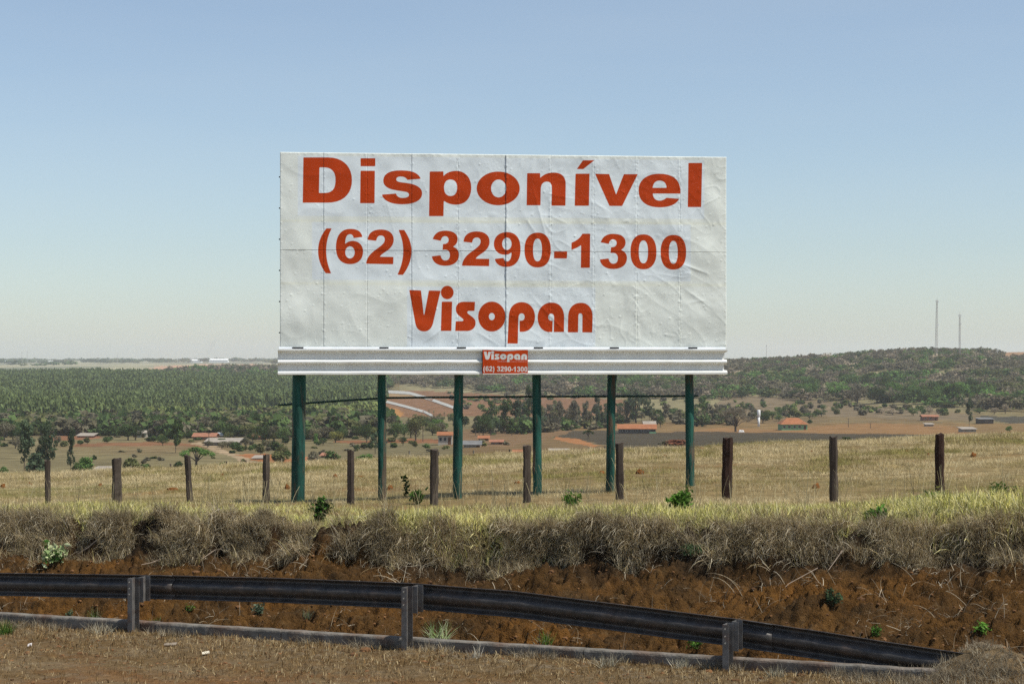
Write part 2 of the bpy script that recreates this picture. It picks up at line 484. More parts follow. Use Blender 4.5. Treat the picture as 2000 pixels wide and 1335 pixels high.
rr = np.concatenate([np.exp(np.linspace(math.log(112), math.log(2900), 300)), np.exp(np.linspace(math.log(2950), math.log(14000), 40))])
tt = np.concatenate([np.linspace(-9, -0.42, 30), np.linspace(-0.415, 0.415, 900), np.linspace(0.42, 9, 30)])
T_, R_ = np.meshgrid(tt, rr)
inside = np.abs(T_) < 0.6
yv = np.where(inside, R_, R_ * 1.166 / np.sqrt(1 + T_ * T_)); xv = T_ * yv
zv = far_xy(xv, yv)
n_, m_ = xv.shape
idx = np.arange(n_ * m_).reshape(n_, m_)
fc = np.stack([idx[:-1, :-1], idx[:-1, 1:], idx[1:, 1:], idx[1:, :-1]], -1).reshape(-1, 4)
me = new_mesh('valley', np.stack([xv, yv, zv], -1), fc, M_valley, smooth=True, cols=valley_colors(xv.ravel(), yv.ravel(), zv.ravel()))
tag(link(bpy.data.objects.new('valley_ground', me)), kind='structure')

# ground behind the viewer, coarse
gb = MB()
gb.add([(-14000, -14000, -20), (14000, -14000, -20), (14000, 1500, -20), (150, 20, -20), (-150, 20, -20), (-14000, 1500, -20)], [(0, 1, 2, 3, 4, 5)])
o = gb.obj('plain', mk('plain_soil', base=(0.20, 0.15, 0.09), var=0.3, vscale=0.01)); tag(o, kind='structure')

# twin gravel roads crossing the red slope
M_gravel = mk('road_gravel', base=(0.33, 0.32, 0.29), var=0.2, vscale=0.4)
def track(name, pts, wpx, mat=M_gravel):
    P = []
    for i in range(len(pts) - 1):
        for t in np.linspace(0, 1, 12, endpoint=(i == len(pts) - 2)):
            P.append((pts[i][0] * (1 - t) + pts[i + 1][0] * t, pts[i][1] * (1 - t) + pts[i + 1][1] * t))
    b = MB(); vs = []
    for px, py in P:
        for dy in (-wpx / 2, wpx / 2):
            x, y, z = ground(px, py - dy)
            vs.append((x, y, z + 0.35))
    fs = [(2 * i, 2 * i + 1, 2 * i + 3, 2 * i + 2) for i in range(len(P) - 1)]
    b.add(vs, fs)
    return tag(b.obj(name, mat), kind='structure')
track('road', [(752, 765), (800, 768), (835, 778), (885, 796), (900, 803)], 5.5)
track('road', [(752, 784), (795, 795), (830, 805), (845, 813)], 5.0)

# ------------------------------------------------------------------ haze
hb = MB()
hb.box(-14500, 14500, -14500, 14600, -60, 90)
M_haze = bpy.data.materials.new('haze_air'); M_haze.use_nodes = True
t = M_haze.node_tree; t.nodes.clear()
ho = t.nodes.new('ShaderNodeOutputMaterial'); pv = t.nodes.new('ShaderNodeVolumePrincipled')
pv.inputs['Color'].default_value = (0.96, 0.98, 1.0, 1)
pv.inputs['Density'].default_value = 7e-5
pv.inputs['Anisotropy'].default_value = 0.2
t.links.new(pv.outputs[0], ho.inputs['Volume'])
haze = hb.obj('haze', M_haze)
tag(haze, kind='stuff')

# ------------------------------------------------------------------ lettering outlines (traced as vector paths)
def flat(path, ox, oy, sc=0.1):
    """tiny path reader -> list of closed polylines"""
    tok = path.replace(',', ' ').split(); i = 0; out = []; cur = []
    while i < len(tok):
        c = tok[i]; i += 1
        if c[0] in 'MLCZES':
            cmd = c[0]
            if len(c) > 1: tok.insert(i, c[1:])
            if cmd == 'Z':
                if cur: out.append(cur); cur = []
                continue
            if cmd in 'ES':
                cx, cy, rx, ry = [float(q) for q in tok[i:i + 4]]; i += 4
                e = 1.0 if cmd == 'E' else 0.86
                out.append([(cx + rx * math.copysign(abs(math.cos(t)) ** e, math.cos(t)), cy + ry * math.copysign(abs(math.sin(t)) ** e, math.sin(t)))
                            for t in [6.2831853 * k / 48 for k in range(48)]])
                continue
            if cmd == 'M':
                if cur: out.append(cur)
                cur = [(float(tok[i]), float(tok[i + 1]))]; i += 2; cmd = 'L'
        else:
            i -= 1
        if i >= len(tok) or tok[i][0] in 'MLCZES': continue
        if cmd == 'L':
            cur.append((float(tok[i]), float(tok[i + 1]))); i += 2
        elif cmd == 'C':
            p0 = cur[-1]; p = [float(q) for q in tok[i:i + 6]]; i += 6
            for k in range(1, 10):
                t = k / 9; s = 1 - t
                cur.append((s**3 * p0[0] + 3 * s * s * t * p[0] + 3 * s * t * t * p[2] + t**3 * p[4],
                            s**3 * p0[1] + 3 * s * s * t * p[1] + 3 * s * t * t * p[3] + t**3 * p[5]))
    if cur: out.append(cur)
    return [np.array(c) * sc + np.array([ox, oy]) for c in out]

SIX = 'M980,328 L805,350 C800,300 775,275 735,275 C675,275 645,330 640,465 C680,425 730,403 790,403 C910,403 992,490 992,610 C992,760 900,858 735,858 C560,858 460,740 460,530 C460,300 560,168 745,168 C880,168 960,220 980,328 Z E735,628,92,118'
TWO = 'M1250,403 L1078,383 C1090,250 1180,180 1340,180 C1500,180 1590,260 1590,380 C1590,470 1540,545 1440,610 C1370,655 1340,680 1318,712 L1585,716 L1580,860 L1050,850 C1060,740 1120,660 1230,580 C1340,500 1415,450 1415,380 C1415,330 1385,300 1337,300 C1285,300 1258,335 1250,403 Z'
THREE = 'M310,403 L150,370 C185,260 260,203 395,203 C550,203 638,265 638,370 C638,440 600,490 550,515 C630,550 665,600 665,675 C665,810 560,890 400,890 C240,890 150,820 133,703 L305,683 C320,750 350,785 400,785 C455,785 487,745 487,680 C487,610 450,575 385,575 C370,575 355,578 343,582 L352,462 C420,470 462,435 462,385 C462,340 435,312 392,312 C345,312 320,345 310,403 Z'
NINE = 'M1362,755 L1535,735 C1545,780 1565,805 1598,805 C1655,805 1690,745 1690,625 C1650,665 1605,675 1560,675 C1430,675 1345,590 1345,465 C1345,330 1440,232 1600,232 C1780,232 1868,350 1868,560 C1868,790 1765,912 1590,912 C1460,912 1380,850 1362,755 Z E1600,461,91,119'
WORD1 = [('M125,75 L610,75 C900,75 1075,250 1075,520 C1075,790 900,960 600,960 L112,960 Z M440,270 L530,270 C690,275 752,370 752,510 C752,680 700,765 540,768 L430,768 Z', 580, 300),
         ('M1242,90 L1530,90 L1530,248 L1242,248 Z M1242,335 L1522,335 L1516,970 L1232,970 Z', 580, 300),
         ('M420,495 L155,515 C130,470 90,450 20,450 C-40,450 -60,475 -60,505 C-60,540 -20,552 30,560 C120,572 200,580 270,600 C390,640 445,700 445,775 C445,900 330,990 50,990 C-150,990 -310,930 -345,800 L-65,780 C-50,830 -10,865 60,865 C150,865 188,840 188,805 C188,765 150,750 90,742 C0,728 -80,715 -150,700 C-270,665 -315,600 -315,530 C-315,400 -200,328 20,328 C260,328 370,380 420,495 Z', 780, 300),
         ('M592,350 L860,350 L862,440 C920,370 1010,338 1110,338 C1290,338 1405,470 1405,665 C1405,870 1290,998 1110,998 C1010,998 930,970 868,920 L862,1222 L578,1222 Z M998,508 C920,508 872,565 872,665 C872,765 920,828 1000,828 C1080,828 1128,765 1128,665 C1128,565 1080,508 998,508 Z', 780, 300),
         ('E1930,680,422,330 E1938,681,147,173', 780, 300),
         ('M495,382 L750,382 L752,475 C820,400 910,370 1020,370 C1180,370 1250,460 1250,600 L1242,1018 L970,1018 L978,680 C978,590 945,548 885,548 C800,548 762,610 762,700 L757,1010 L485,1010 Z', 980, 300),
         ('M1585,132 L1810,132 L1590,305 L1465,302 Z M1440,392 L1715,392 L1702,1020 L1423,1020 Z', 980, 300),
         ('M-180,395 L98,400 L232,800 L385,402 L658,402 L350,1025 L102,1022 Z', 1180, 300),
         ('M1492,783 L948,780 C955,860 1000,918 1080,918 C1140,918 1180,895 1215,862 L1468,883 C1410,990 1290,1050 1080,1050 C820,1050 670,930 670,715 C670,520 830,393 1075,393 C1360,393 1500,520 1492,783 Z M948,668 C955,580 1005,528 1083,528 C1165,528 1215,580 1220,668 Z', 1180, 300),
         ('M1645,182 L1915,182 L1893,1045 L1632,1045 Z', 1180, 300)]
WORD2 = [('M275,160 L380,160 C310,290 272,430 272,590 C272,750 300,880 370,1040 L262,1035 C160,900 112,750 112,600 C112,440 165,290 275,160 Z', 610, 430),
         (SIX, 610, 430), (TWO, 610, 430),
         ('M1682,190 L1795,190 C1890,330 1938,460 1938,600 C1938,770 1880,920 1770,1068 L1662,1063 C1735,910 1775,760 1775,610 C1775,460 1745,330 1682,190 Z', 610, 430),
         (THREE, 830, 430), (TWO, 797.2, 433.8), (NINE, 830, 430),
         ('S500,582,256,340 S498,581,86,221', 1000, 430),
         ('M820,610 L1078,612 L1070,748 L820,745 Z', 1000, 430),
         ('M1375,262 L1527,262 L1520,930 L1343,930 L1348,485 C1290,530 1230,560 1158,578 L1160,440 C1260,400 1330,350 1375,262 Z', 1000, 430),
         (THREE, 1158, 436.3),
         ('S967,617,255,342 S967,618,90,223', 1160, 430),
         ('S1550,626,248,339 S1550,627,85,223', 1160, 430)]
WORD3 = [('M92,162 L322,170 L380,680 L475,170 L705,175 L555,820 C520,930 460,970 380,970 C290,970 235,920 212,820 Z', 790, 550),
         ('E835,210,125,132 M728,388 L932,388 L915,960 L708,960 Z', 790, 550),
         ('M1378,392 L1368,570 L1255,570 C1225,575 1220,600 1240,622 C1330,690 1390,720 1390,800 C1390,900 1320,962 1210,962 L988,962 L1000,770 L1120,770 C1150,768 1160,745 1140,725 C1050,650 1002,630 1002,530 C1002,450 1060,392 1150,390 Z', 790, 550),
         ('E1705,680,267,293 E1705,680,57,70', 790, 550),
         ('M210,1205 L235,680 C240,500 340,397 495,397 C640,397 750,520 750,685 C750,850 650,978 500,978 L448,978 L450,752 C470,765 540,770 547,690 C547,650 525,618 490,618 C445,618 425,650 425,720 L412,1208 Z', 970, 550),
         ('M1090,982 L1005,982 C870,960 800,840 800,700 C800,520 920,405 1070,405 C1230,405 1320,520 1320,700 L1316,982 L1115,982 L1122,690 C1122,650 1095,622 1062,622 C1030,622 1008,655 1008,695 C1008,740 1040,770 1095,760 Z', 970, 550),
         ('M1390,988 L1395,680 C1400,510 1500,410 1645,410 C1790,410 1875,520 1875,690 L1866,990 L1672,988 L1675,665 C1672,630 1655,618 1633,618 C1610,618 1597,635 1597,665 L1590,988 Z', 970, 550)]

# board plane: s runs along the panel from its left edge, z is height
BX0, BY0 = -4.62, 35.7
BUX, BUY = 0.99504, 0.09955
BN = Vector((BUY, -BUX, 0))     # faces the viewer
def board_sz(px, py):
    u = (np.asarray(px, float) - 1000) / F
    s = (BY0 * u - BX0) / (BUX - BUY * u)
    Y = BY0 + s * BUY
    return s, CZ + (HY - np.asarray(py, float)) * Y / F
def bpt(s, z, d=0.0):
    return Vector((BX0 + s * BUX + BN.x * d, BY0 + s * BUY + BN.y * d, z))

def glyph_sz(words):
    out = []
    for path, ox, oy in words:
        out.append([np.stack(board_sz(c[:, 0], c[:, 1]), -1) for c in flat(path, ox, oy)])
    return out
G1, G2, G3 = glyph_sz(WORD1), glyph_sz(WORD2), glyph_sz(WORD3)

def sdf(P, glyphs, margin=0.12):
    """signed distance (positive inside) of points to the letters"""
    D = np.full(len(P), -margin)
    for g in glyphs:
        allp = np.concatenate(g)
        lo = allp.min(0) - margin; hi = allp.max(0) + margin
        k = np.where((P[:, 0] > lo[0]) & (P[:, 0] < hi[0]) & (P[:, 1] > lo[1]) & (P[:, 1] < hi[1]))[0]
        if not len(k): continue
        q = P[k]; ins = np.zeros(len(k), bool); dm = np.full(len(k), 1e9)
        for c in g:
            A = c; Bq = np.roll(c, -1, 0)
            for (x1, y1), (x2, y2) in zip(A, Bq):
                dx, dy = x2 - x1, y2 - y1; l2 = dx * dx + dy * dy
                if l2 < 1e-12: continue
                t = np.clip(((q[:, 0] - x1) * dx + (q[:, 1] - y1) * dy) / l2, 0, 1)
                dm = np.minimum(dm, (q[:, 0] - x1 - t * dx) ** 2 + (q[:, 1] - y1 - t * dy) ** 2)
                ins ^= ((y1 > q[:, 1]) != (y2 > q[:, 1])) & (q[:, 0] < dx * (q[:, 1] - y1) / (dy if abs(dy) > 1e-12 else 1e-12) + x1)
        d = np.sqrt(dm) * np.where(ins, 1, -1)
        D[k] = np.maximum(D[k], d)
    return D

seam_px = [547.0, 632, 717, 804, 894, 988, 1075, 1159, 1243, 1328, 1418.5]
SEAM = [float(board_sz(p, 500)[0]) for p in seam_px]
ZTOP = float(board_sz(547, 297)[1]); ZBOT = float(board_sz(547, 680)[1]); ZMID = float(board_sz(900, 490)[1])
BW = SEAM[-1]
_rv = []   # nail heads: s, z, radius, height
for s_ in SEAM:
    for zz in np.arange(ZBOT + 0.06, ZTOP, 0.145):
        for side in (-0.022, 0.022):
            _rv.append((s_ + side + random.uniform(-.006, .006), zz + random.uniform(-.03, .03), random.uniform(.009, .014), random.uniform(.002, .006)))
for zz in (ZTOP - 0.75, ZMID - 0.05, ZBOT + 1.10, ZBOT + 0.03, ZTOP - 0.03):
    for s_ in np.arange(0.05, BW, 0.15):
        if random.random() < 0.85:
            _rv.append((s_ + random.uniform(-.02, .02), zz + random.uniform(-.008, .008), random.uniform(.009, .013), random.uniform(.002, .006)))
for _ in range(260):
    _rv.append((random.uniform(.1, BW - .1), random.uniform(ZBOT + .1, ZTOP - .1), random.uniform(.010, .018), random.uniform(.002, .007)))
RV = np.array(_rv)

def relief(s, z):
    """how far the pasted sheet stands off the plane, metres"""
    rt = sstep(3.2, 5.5, s)                   # the right half is the more crumpled
    h = 0.012 * vn(s * 1.15, z * 1.2, 81) + 0.006 * vn(s * 2.7 + z, z * 2.2, 82)
    h = h + 0.005 * (1 - np.abs(vn(s * 0.9 + 0.4 * z, z * 0.8 - 0.3 * s, 83))) ** 5
    h = h + (0.15 + 0.85 * rt) * (0.0045 * (1 - np.abs(vn(s * 1.9 + 1.2 * vn(s * .7, z * .7, 3), z * 2.1 + s * .5, 84))) ** 14) * sstep(-.35, .5, vn(s * 1.2, z * .9, 184))
    h = h + (0.2 + 0.8 * rt) * 0.0022 * (1 - np.abs(vn(s * 6 - 3 * z, z * 4, 185))) ** 10 * sstep(0, .5, vn(s * 1.6 + 7, z * 1.4, 186))
    h = h + (0.3 + 0.7 * rt) * 0.0022 * vn(s * 9, z * 8, 85) * (0.5 + 0.5 * vn(s * 1.3, z * 1.4, 86))
    patch = sstep(0.1, 0.7, vn(s * 1.1 + 4, z * 1.3, 87))
    h = h + patch * 0.0011 * fbm(s * 26, z * 26, 88, 2)
    h = h + (0.35 + 0.65 * rt) * 0.004 * sstep(0.45, 1.0, vn(s * 5 - 2 * z, z * 6 + s, 89))
    for i, q in enumerate(SEAM[1:-1]):
        d = s - q; wv = 0.6 + 0.7 * vn(s * 0 + i, z * 1.6, 90)
        if i == 4: h = h + np.where(d > 0, 0.015 * np.exp(-d / 0.10), -0.002 * np.exp(d / 0.06)) * np.maximum(wv, .35)
        elif i > 4: h = h + np.where(d < 0, 0.0060 * np.exp(d / 0.035), 0.0) * np.maximum(wv, 0)
        else: h = h + np.where(d > 0, 0.0016 * np.exp(-d / 0.05), 0.0) * wv
        rough = np.exp(-(np.abs(d) / 0.035) ** 2)
        h = h + rough * 0.0045 * fbm(s * 30, z * 11, 91 + i, 2) * (0.15 + 0.9 * (i >= 3))
    d = z - ZMID - 0.0006 * 0
    h = h + np.where(d > 0, 0.0012 * np.exp(-d / 0.03), 0.0045 * np.exp(d / 0.018) - 0.003 * np.exp(d / .1)) * (0.4 + 0.9 * np.abs(vn(s * 1.7, z * 0, 99)))
    h = h + 0.004 * np.exp(-((z - (ZTOP - 0.02)) / 0.03) ** 2) * vn(s * 9, z * 0, 98)
    # long diagonal crease and a torn fold near the right edge
    for (s0, z0, s1, z1, a_) in [(8.15, ZMID - 0.72, 8.75, ZMID - 1.15, .010), (8.0, ZMID - .2, 8.7, ZMID - .45, .014), (5.05, ZTOP - .6, 5.4, ZTOP - 1.9, .010),
                                 (5.0, ZBOT + 1.1, 5.9, ZBOT + .15, .009), (4.4, ZBOT + 0.05, 3.9, ZBOT + .35, .008), (2.85, ZBOT + .1, 3.3, ZBOT + .45, .010)]:
        dx, dz = s1 - s0, z1 - z0; l2 = dx * dx + dz * dz
        t = np.clip(((s - s0) * dx + (z - z0) * dz) / l2, 0, 1)
        dd = np.hypot(s - s0 - t * dx, z - z0 - t * dz)
        h = h + a_ * np.exp(-dd / 0.045) * np.sin(np.pi * np.clip(t * 0.9 + 0.05, 0, 1))
    # broad dents of the bare tin near the bottom
    for (s0, z0, rs, rz, a_) in [(0.45, ZBOT + .55, .55, .28, .020), (3.0, ZBOT + .35, .5, .22, .022), (4.85, ZBOT + .45, .5, .2, -.018), (8.6, ZBOT + 1.9, .35, .4, .030),
                                 (8.75, ZBOT + 2.9, .25, .35, .018), (8.8, ZBOT + 3.4, .22, .2, -.012), (0.3, ZBOT + 2.2, .3, .5, .014), (8.4, ZBOT + .6, .6, .3, .016), (1.6, ZBOT + .9, .4, .6, .008)]:
        h = h + a_ * np.exp(-((s - s0) / rs) ** 2 - ((z - z0) / rz) ** 2)
    return h

def rivets(s, z):
    h = np.zeros(len(s))
    o_ = np.argsort(s); ss = s[o_]
    for rs, rz, r, a_ in RV:
        i0, i1 = np.searchsorted(ss, [rs - 2.2 * r, rs + 2.2 * r])
        k = o_[i0:i1]
        if len(k): h[k] += a_ * np.exp(-(((s[k] - rs) / r) ** 2 + ((z[k] - rz) / r) ** 2))
    return h

# pasted poster sheets: cooler white than the painted tin
SHEETS = [board_sz(np.array(p[0::2]), np.array(p[1::2])) for p in [(582, 304, 1376, 428), (609, 432, 1348, 549), (795, 560, 1162, 676)]]

def panel_material():
    m = bpy.data.materials.new('painted_tin_with_red_lettering'); m.use_nodes = True
    t = m.node_tree; N = t.nodes; L = t.links
    p = N['Principled BSDF']
    a = N.new('ShaderNodeAttribute'); a.attribute_name = 'Ink'
    th = N.new('ShaderNodeMapRange'); th.inputs[1].default_value = -0.0035; th.inputs[2].default_value = 0.0035
    L.new(a.outputs['Fac'], th.inputs[0])
    b = N.new('ShaderNodeAttribute'); b.attribute_name = 'Col'
    geo = N.new('ShaderNodeNewGeometry')
    n = N.new('ShaderNodeTexNoise'); n.inputs['Scale'].default_value = 2.0; n.inputs['Detail'].default_value = 7; L.new(geo.outputs[0], n.inputs[0])
    mr = N.new('ShaderNodeMapRange'); mr.inputs[1].default_value = .3; mr.inputs[2].default_value = .7; mr.inputs[3].default_value = .94; mr.inputs[4].default_value = 1.05
    L.new(n.outputs[0], mr.inputs[0])
    mx = N.new('ShaderNodeMix'); mx.data_type = 'RGBA'
    L.new(th.outputs[0], mx.inputs[0]); L.new(b.outputs['Color'], mx.inputs[6]); mx.inputs[7].default_value = (0.47, 0.046, 0.001, 1)
    vm = N.new('ShaderNodeVectorMath'); vm.operation = 'SCALE'; L.new(mx.outputs[2], vm.inputs[0]); L.new(mr.outputs[0], vm.inputs['Scale'])
    L.new(vm.outputs[0], p.inputs['Base Color'])
    p.inputs['Roughness'].default_value = 0.5; p.inputs['Specular IOR Level'].default_value = 0.22
    nb = N.new('ShaderNodeTexNoise'); nb.inputs['Scale'].default_value = 45; nb.inputs['Detail'].default_value = 3; L.new(geo.outputs[0], nb.inputs[0])
    bn = N.new('ShaderNodeBump'); bn.inputs['Distance'].default_value = 0.0012; bn.inputs['Strength'].default_value = 0.8
    L.new(nb.outputs[0], bn.inputs['Height']); L.new(bn.outputs[0], p.inputs['Normal'])
    return m
M_panel = panel_material()
M_tin = mk('painted_white_tin', base=(0.74, 0.74, 0.70), var=0.08, vscale=3, rough=0.35, spec=0.45)
M_tinback = mk('tin_edge', base=(0.10, 0.10, 0.09), var=0.3, rough=0.7)
M_leg = mk('flaking_green_painted_timber', base=(0.011, 0.062, 0.046), var=0.75, vscale=7, rough=0.7, bump=0.02, bscale=22,
           second=(0.085, 0.062, 0.040), sscale=5.5, slo=0.54, shi=0.61, stretch=(1.0, 1.0, 0.16), spec=0.3)
M_pole = mk('dark_green_pole', base=(0.018, 0.045, 0.035), var=0.4, vscale=6, rough=0.8)
M_black = mk('black_steel', base=(0.02, 0.02, 0.02), var=0.2, rough=0.6)

bb_loc = bpt(BW / 2, 0.7); bb_loc.z = nz(bb_loc.x, bb_loc.y)
bb = root('billboard', bb_loc, 'large white tin billboard with red lettering standing on six green timber posts', 'billboard')
STEP = 0.0150
def panel(s0, s1, z0, z1, back, c0, c1, d0, d1):
    ns = max(2, int(round((s1 - s0) / STEP))); nzs = max(2, int(round((z1 - z0) / STEP)))
    S, Z = np.meshgrid(np.linspace(s0, s1, ns + 1), np.linspace(z0, z1, nzs + 1))
    s = S.ravel(); z = Z.ravel()
    eps = 1e-4
    h = 1.15 * relief(np.clip(s, c0 + eps, c1 - eps), np.clip(z, d0 + eps, d1 - eps)) + 1.3 * rivets(s, z) + back
    P = np.stack([BX0 + s * BUX + BN.x * h - bb_loc.x, BY0 + s * BUY + BN.y * h - bb_loc.y, z - bb_loc.z], -1)
    n, m = S.shape; idx = np.arange(n * m).reshape(n, m)
    f = np.stack([idx[:-1, :-1], idx[:-1, 1:], idx[1:, 1:], idx[1:, :-1]], -1).reshape(-1, 4)
    # folded rim going back 2.5 cm
    per = np.concatenate([idx[0, :], idx[1:, -1], idx[-1, :-1][::-1], idx[1:-1, 0][::-1]])
    rim = P[per] - np.array([BN.x, BN.y, 0]) * 0.02
    ri = len(P) + np.arange(len(per))
    f2 = np.stack([per, ri, np.roll(ri, -1), np.roll(per, -1)], -1)
    ink = sdf(np.stack([s, z], -1), G1 + G2 + G3)
    cool = np.zeros(len(s))
    for (ss_, zz_) in SHEETS:
        cool = np.maximum(cool, ((s > ss_[0]) & (s < ss_[1]) & (z < zz_[0]) & (z > zz_[1])).astype(float))
    base = mixc((0.77, 0.80, 0.745), (0.74, 0.795, 0.815), cool)
    band = sum(np.exp(-((z - q) / 0.03) ** 2) for q in (float(board_sz(980, 434)[1]), float(board_sz(980, 555)[1])))
    base = mixc(base, (0.77, 0.78, 0.66), band * 0.7)
    dirt = sstep(0.25, 0.8, fbm(s * 2.2, z * 2.2, 95, 4)) * 0.07
    base = base * (1 - dirt[:, None])
    sd_ = sum(np.exp(-np.abs(s - q) / 0.006) for q in SEAM[1:-1]) + np.exp(-np.abs(z - ZMID) / 0.006) * 0.6
    base = base * (1 - 0.15 * np.clip(sd_, 0, 1)[:, None] * sstep(-.4, .5, vn(s * 9, z * 9, 96))[:, None])
    me = new_mesh('panel', np.concatenate([P, rim]), np.concatenate([f, f2]), M_panel, smooth=True,
                  cols=np.concatenate([base, np.full((len(per), 3), 0.70)]), floats={'Ink': np.concatenate([ink, np.full(len(per), -1.0)])})
    o = link(bpy.data.objects.new('panel', me)); o.parent = bb
    return o
for i in range(10):
    for j in range(2):
        z0, z1 = (ZBOT, ZMID - 0.0004) if j == 0 else (ZMID + 0.0004, ZTOP)
        lap = 0.003 if i < 9 else 0.0
        panel(SEAM[i] + 0.0003, SEAM[i + 1] + lap, z0 - (0.003 if j else 0), z1, 0.0012 * (i % 2) + 0.0007 * j, SEAM[i], SEAM[i + 1], z0, z1)

# timber battens behind the tin (seen edge-on at left)
b = MB()
for s_ in np.linspace(0.02, BW - 0.05, 11):
    p = [bpt(s_ - .02, ZBOT + .02, -.09), bpt(s_ + .05, ZBOT + .02, -.09), bpt(s_ + .05, ZBOT + .02, -.035), bpt(s_ - .02, ZBOT + .02, -.035)]
    q = [v + Vector((0, 0, ZTOP - ZBOT - .04)) for v in p]
    b.add(p + q, [(0, 1, 2, 3), (4, 7, 6, 5), (0, 4, 5, 1), (1, 5, 6, 2), (2, 6, 7, 3), (3, 7, 4, 0)])
b.obj('batten_frame', mk('batten_wood', base=(0.06, 0.05, 0.04), var=0.3, stretch=(1, 1, .2)), bb)
b = MB()
for zz in np.arange(ZBOT + .3, ZTOP, .62):
    p0 = bpt(-0.012, zz, -.02); b.box(p0.x - .012, p0.x + .01, p0.y - .01, p0.y + .02, zz, zz + .025)
tag(b.obj('edge_nails', M_black, bb), kind='stuff')

# ribbed white apron under the panel
zt = float(board_sz(547, 681.5)[1]); zb = float(board_sz(547, 732)[1]); HH = zt - zb
prof = [(-.03, 0), (.115, 0), (.115, -.030), (.108, -.040), (.045, -.075), (.040, -.10), (.035, -.20), (.045, -.208), (.118, -.245), (.118, -.272),
        (.108, -.282), (.045, -.315), (.040, -.34), (.035, -.42), (.045, -.428), (.118, -.465), (.118, -.505), (.03, -.515)]
sc_ = HH / .515
sA, sP0, sP1, sE = float(board_sz(543, 705)[0]), float(board_sz(942, 705)[0]), float(board_sz(1029, 705)[0]), float(board_sz(1418.5, 705)[0])
def apron(s0, s1, sag, rag=False):
    n = int((s1 - s0) / .12); V = []; rng = np.linspace(s0, s1, n + 1)
    for k, s_ in enumerate(rng):
        for i, (d, z) in enumerate(prof):
            jd = 0.003 * float(vn(np.array([s_ * 2.3]), np.array([i * .4 + sag]), 101)[0])
            jz = 0.004 * float(vn(np.array([s_ * 1.3]), np.array([sag + 3.]), 102)[0])
            es = 0
            if rag and k == n: es = (-0.05 if i % 7 in (4, 5, 6) else 0.0) + random.uniform(-.01, .01)
            V.append(bpt(s_ + es, zt + z * sc_ + jz, d + jd))
    m = len(prof); fs = []
    for k in range(n):
        for i in range(m - 1):
            a0 = k * m + i
            fs.append((a0, a0 + 1, a0 + m + 1, a0 + m))
    b = MB(); b.add(V, fs); o = b.obj('apron_sheet', M_tin, bb)
    return o
apron(sA, (sP0 + sP1) / 2 - .002, 0.0)
apron((sP0 + sP1) / 2 + .002, sE, 5.0, True)
# ledge strip that meets the panels
b = MB()
for s0, s1 in ((sA + .02, sE - .03),):
    v = [bpt(s0, zt + .004, .10), bpt(s1, zt + .004, .10), bpt(s1, zt + .045, .028), bpt(s0, zt + .045, .028)]
    b.add(v, [(0, 1, 2, 3)])
b.obj('ledge', mk('ledge_tin', base=(0.55, 0.58, 0.62), var=.12, rough=.5), bb)

leg_px = [(582.0, 583, 26, 27, 975, -.20), (749.5, 745.5, 15.5, 17, 980, -.22), (897, 896.5, 18, 19, 975, -.22), (1052.5, 1050, 17.5, 17.5, 972, -.22),
          (1199, 1197, 17.5, 17.5, 975, -.22), (1350, 1350, 17, 18, 950, -.22)]
def timber(b, p0, p1, r0, r1, seed, n=14, rings=46, knots=6):
    rs = random.Random(seed)
    ks = [(rs.random(), rs.uniform(0, 6.28), rs.uniform(.15, .35)) for _ in range(knots)]
    V = []; d = p1 - p0
    for i in range(rings + 1):
        t = i / rings
        c = p0 + d * t + Vector((0.018 * math.sin(t * 5 + seed), 0.018 * math.cos(t * 4 + seed * 2), 0))
        r = r0 + (r1 - r0) * t
        for k in range(n):
            th = 6.28318 * k / n
            q = r * (1 + .045 * math.sin(3 * th + 2 * t + seed) + .05 * float(vn(np.array([th * 1.3]), np.array([t * 7.0]), seed)[0]))
            for kt, ka, kh in ks:
                dd = ((t - kt) * d.length / .09) ** 2 + ((((th - ka + 3.14) % 6.283) - 3.14) / .45) ** 2
                q += r * kh * math.exp(-dd)
            V.append(c + Vector((math.cos(th) * q, math.sin(th) * q, 0)))
    F_ = [(i * n + k, i * n + (k + 1) % n, (i + 1) * n + (k + 1) % n, (i + 1) * n + k) for i in range(rings) for k in range(n)]
    F_.append(tuple(rings * n + k for k in range(n)))
    b.add(V, F_)
for i, (pt, pb, wt, wb, base, dd) in enumerate(leg_px):
    s_, _ = board_sz(pt, 700); s2, _ = board_sz(pb, 960)
    top = bpt(float(s_), ZTOP - .25, dd); bot = bpt(float(s2), 0, dd)
    bot.z = nz(bot.x, bot.y) - .35
    # legs run up behind the tin
    k = (zb - bot.z) / (top.z - bot.z)
    top = bpt(float(s_), top.z, dd)
    px2m = BY0 / F
    b = MB(); timber(b, bot, top, wb * px2m / 2, wt * px2m / 2 * .95, 200 + i * 3)
    o = b.obj('post', M_leg, bb, smooth=True)
    if i == 0: o['label'] = 'thickest green timber post at the left end'
# black bracket ends showing above the apron
for px in (582, 750, 901, 1051, 1199, 1352):
    s_ = float(board_sz(px, 680)[0]); b = MB()
    wd = .11 if px == 582 else .09
    p = [bpt(s_ - wd, zt + .008, .09), bpt(s_ + wd, zt + .008, .09), bpt(s_ + wd, zt + .008, .0), bpt(s_ - wd, zt + .008, .0)]
    q = [v + Vector((0, 0, .034)) for v in p]
    b.add(p + q, [(3, 2, 1, 0), (4, 5, 6, 7), (0, 1, 5, 4), (1, 2, 6, 5), (2, 3, 7, 6), (3, 0, 4, 7)])
    b.obj('bracket', M_black, bb)
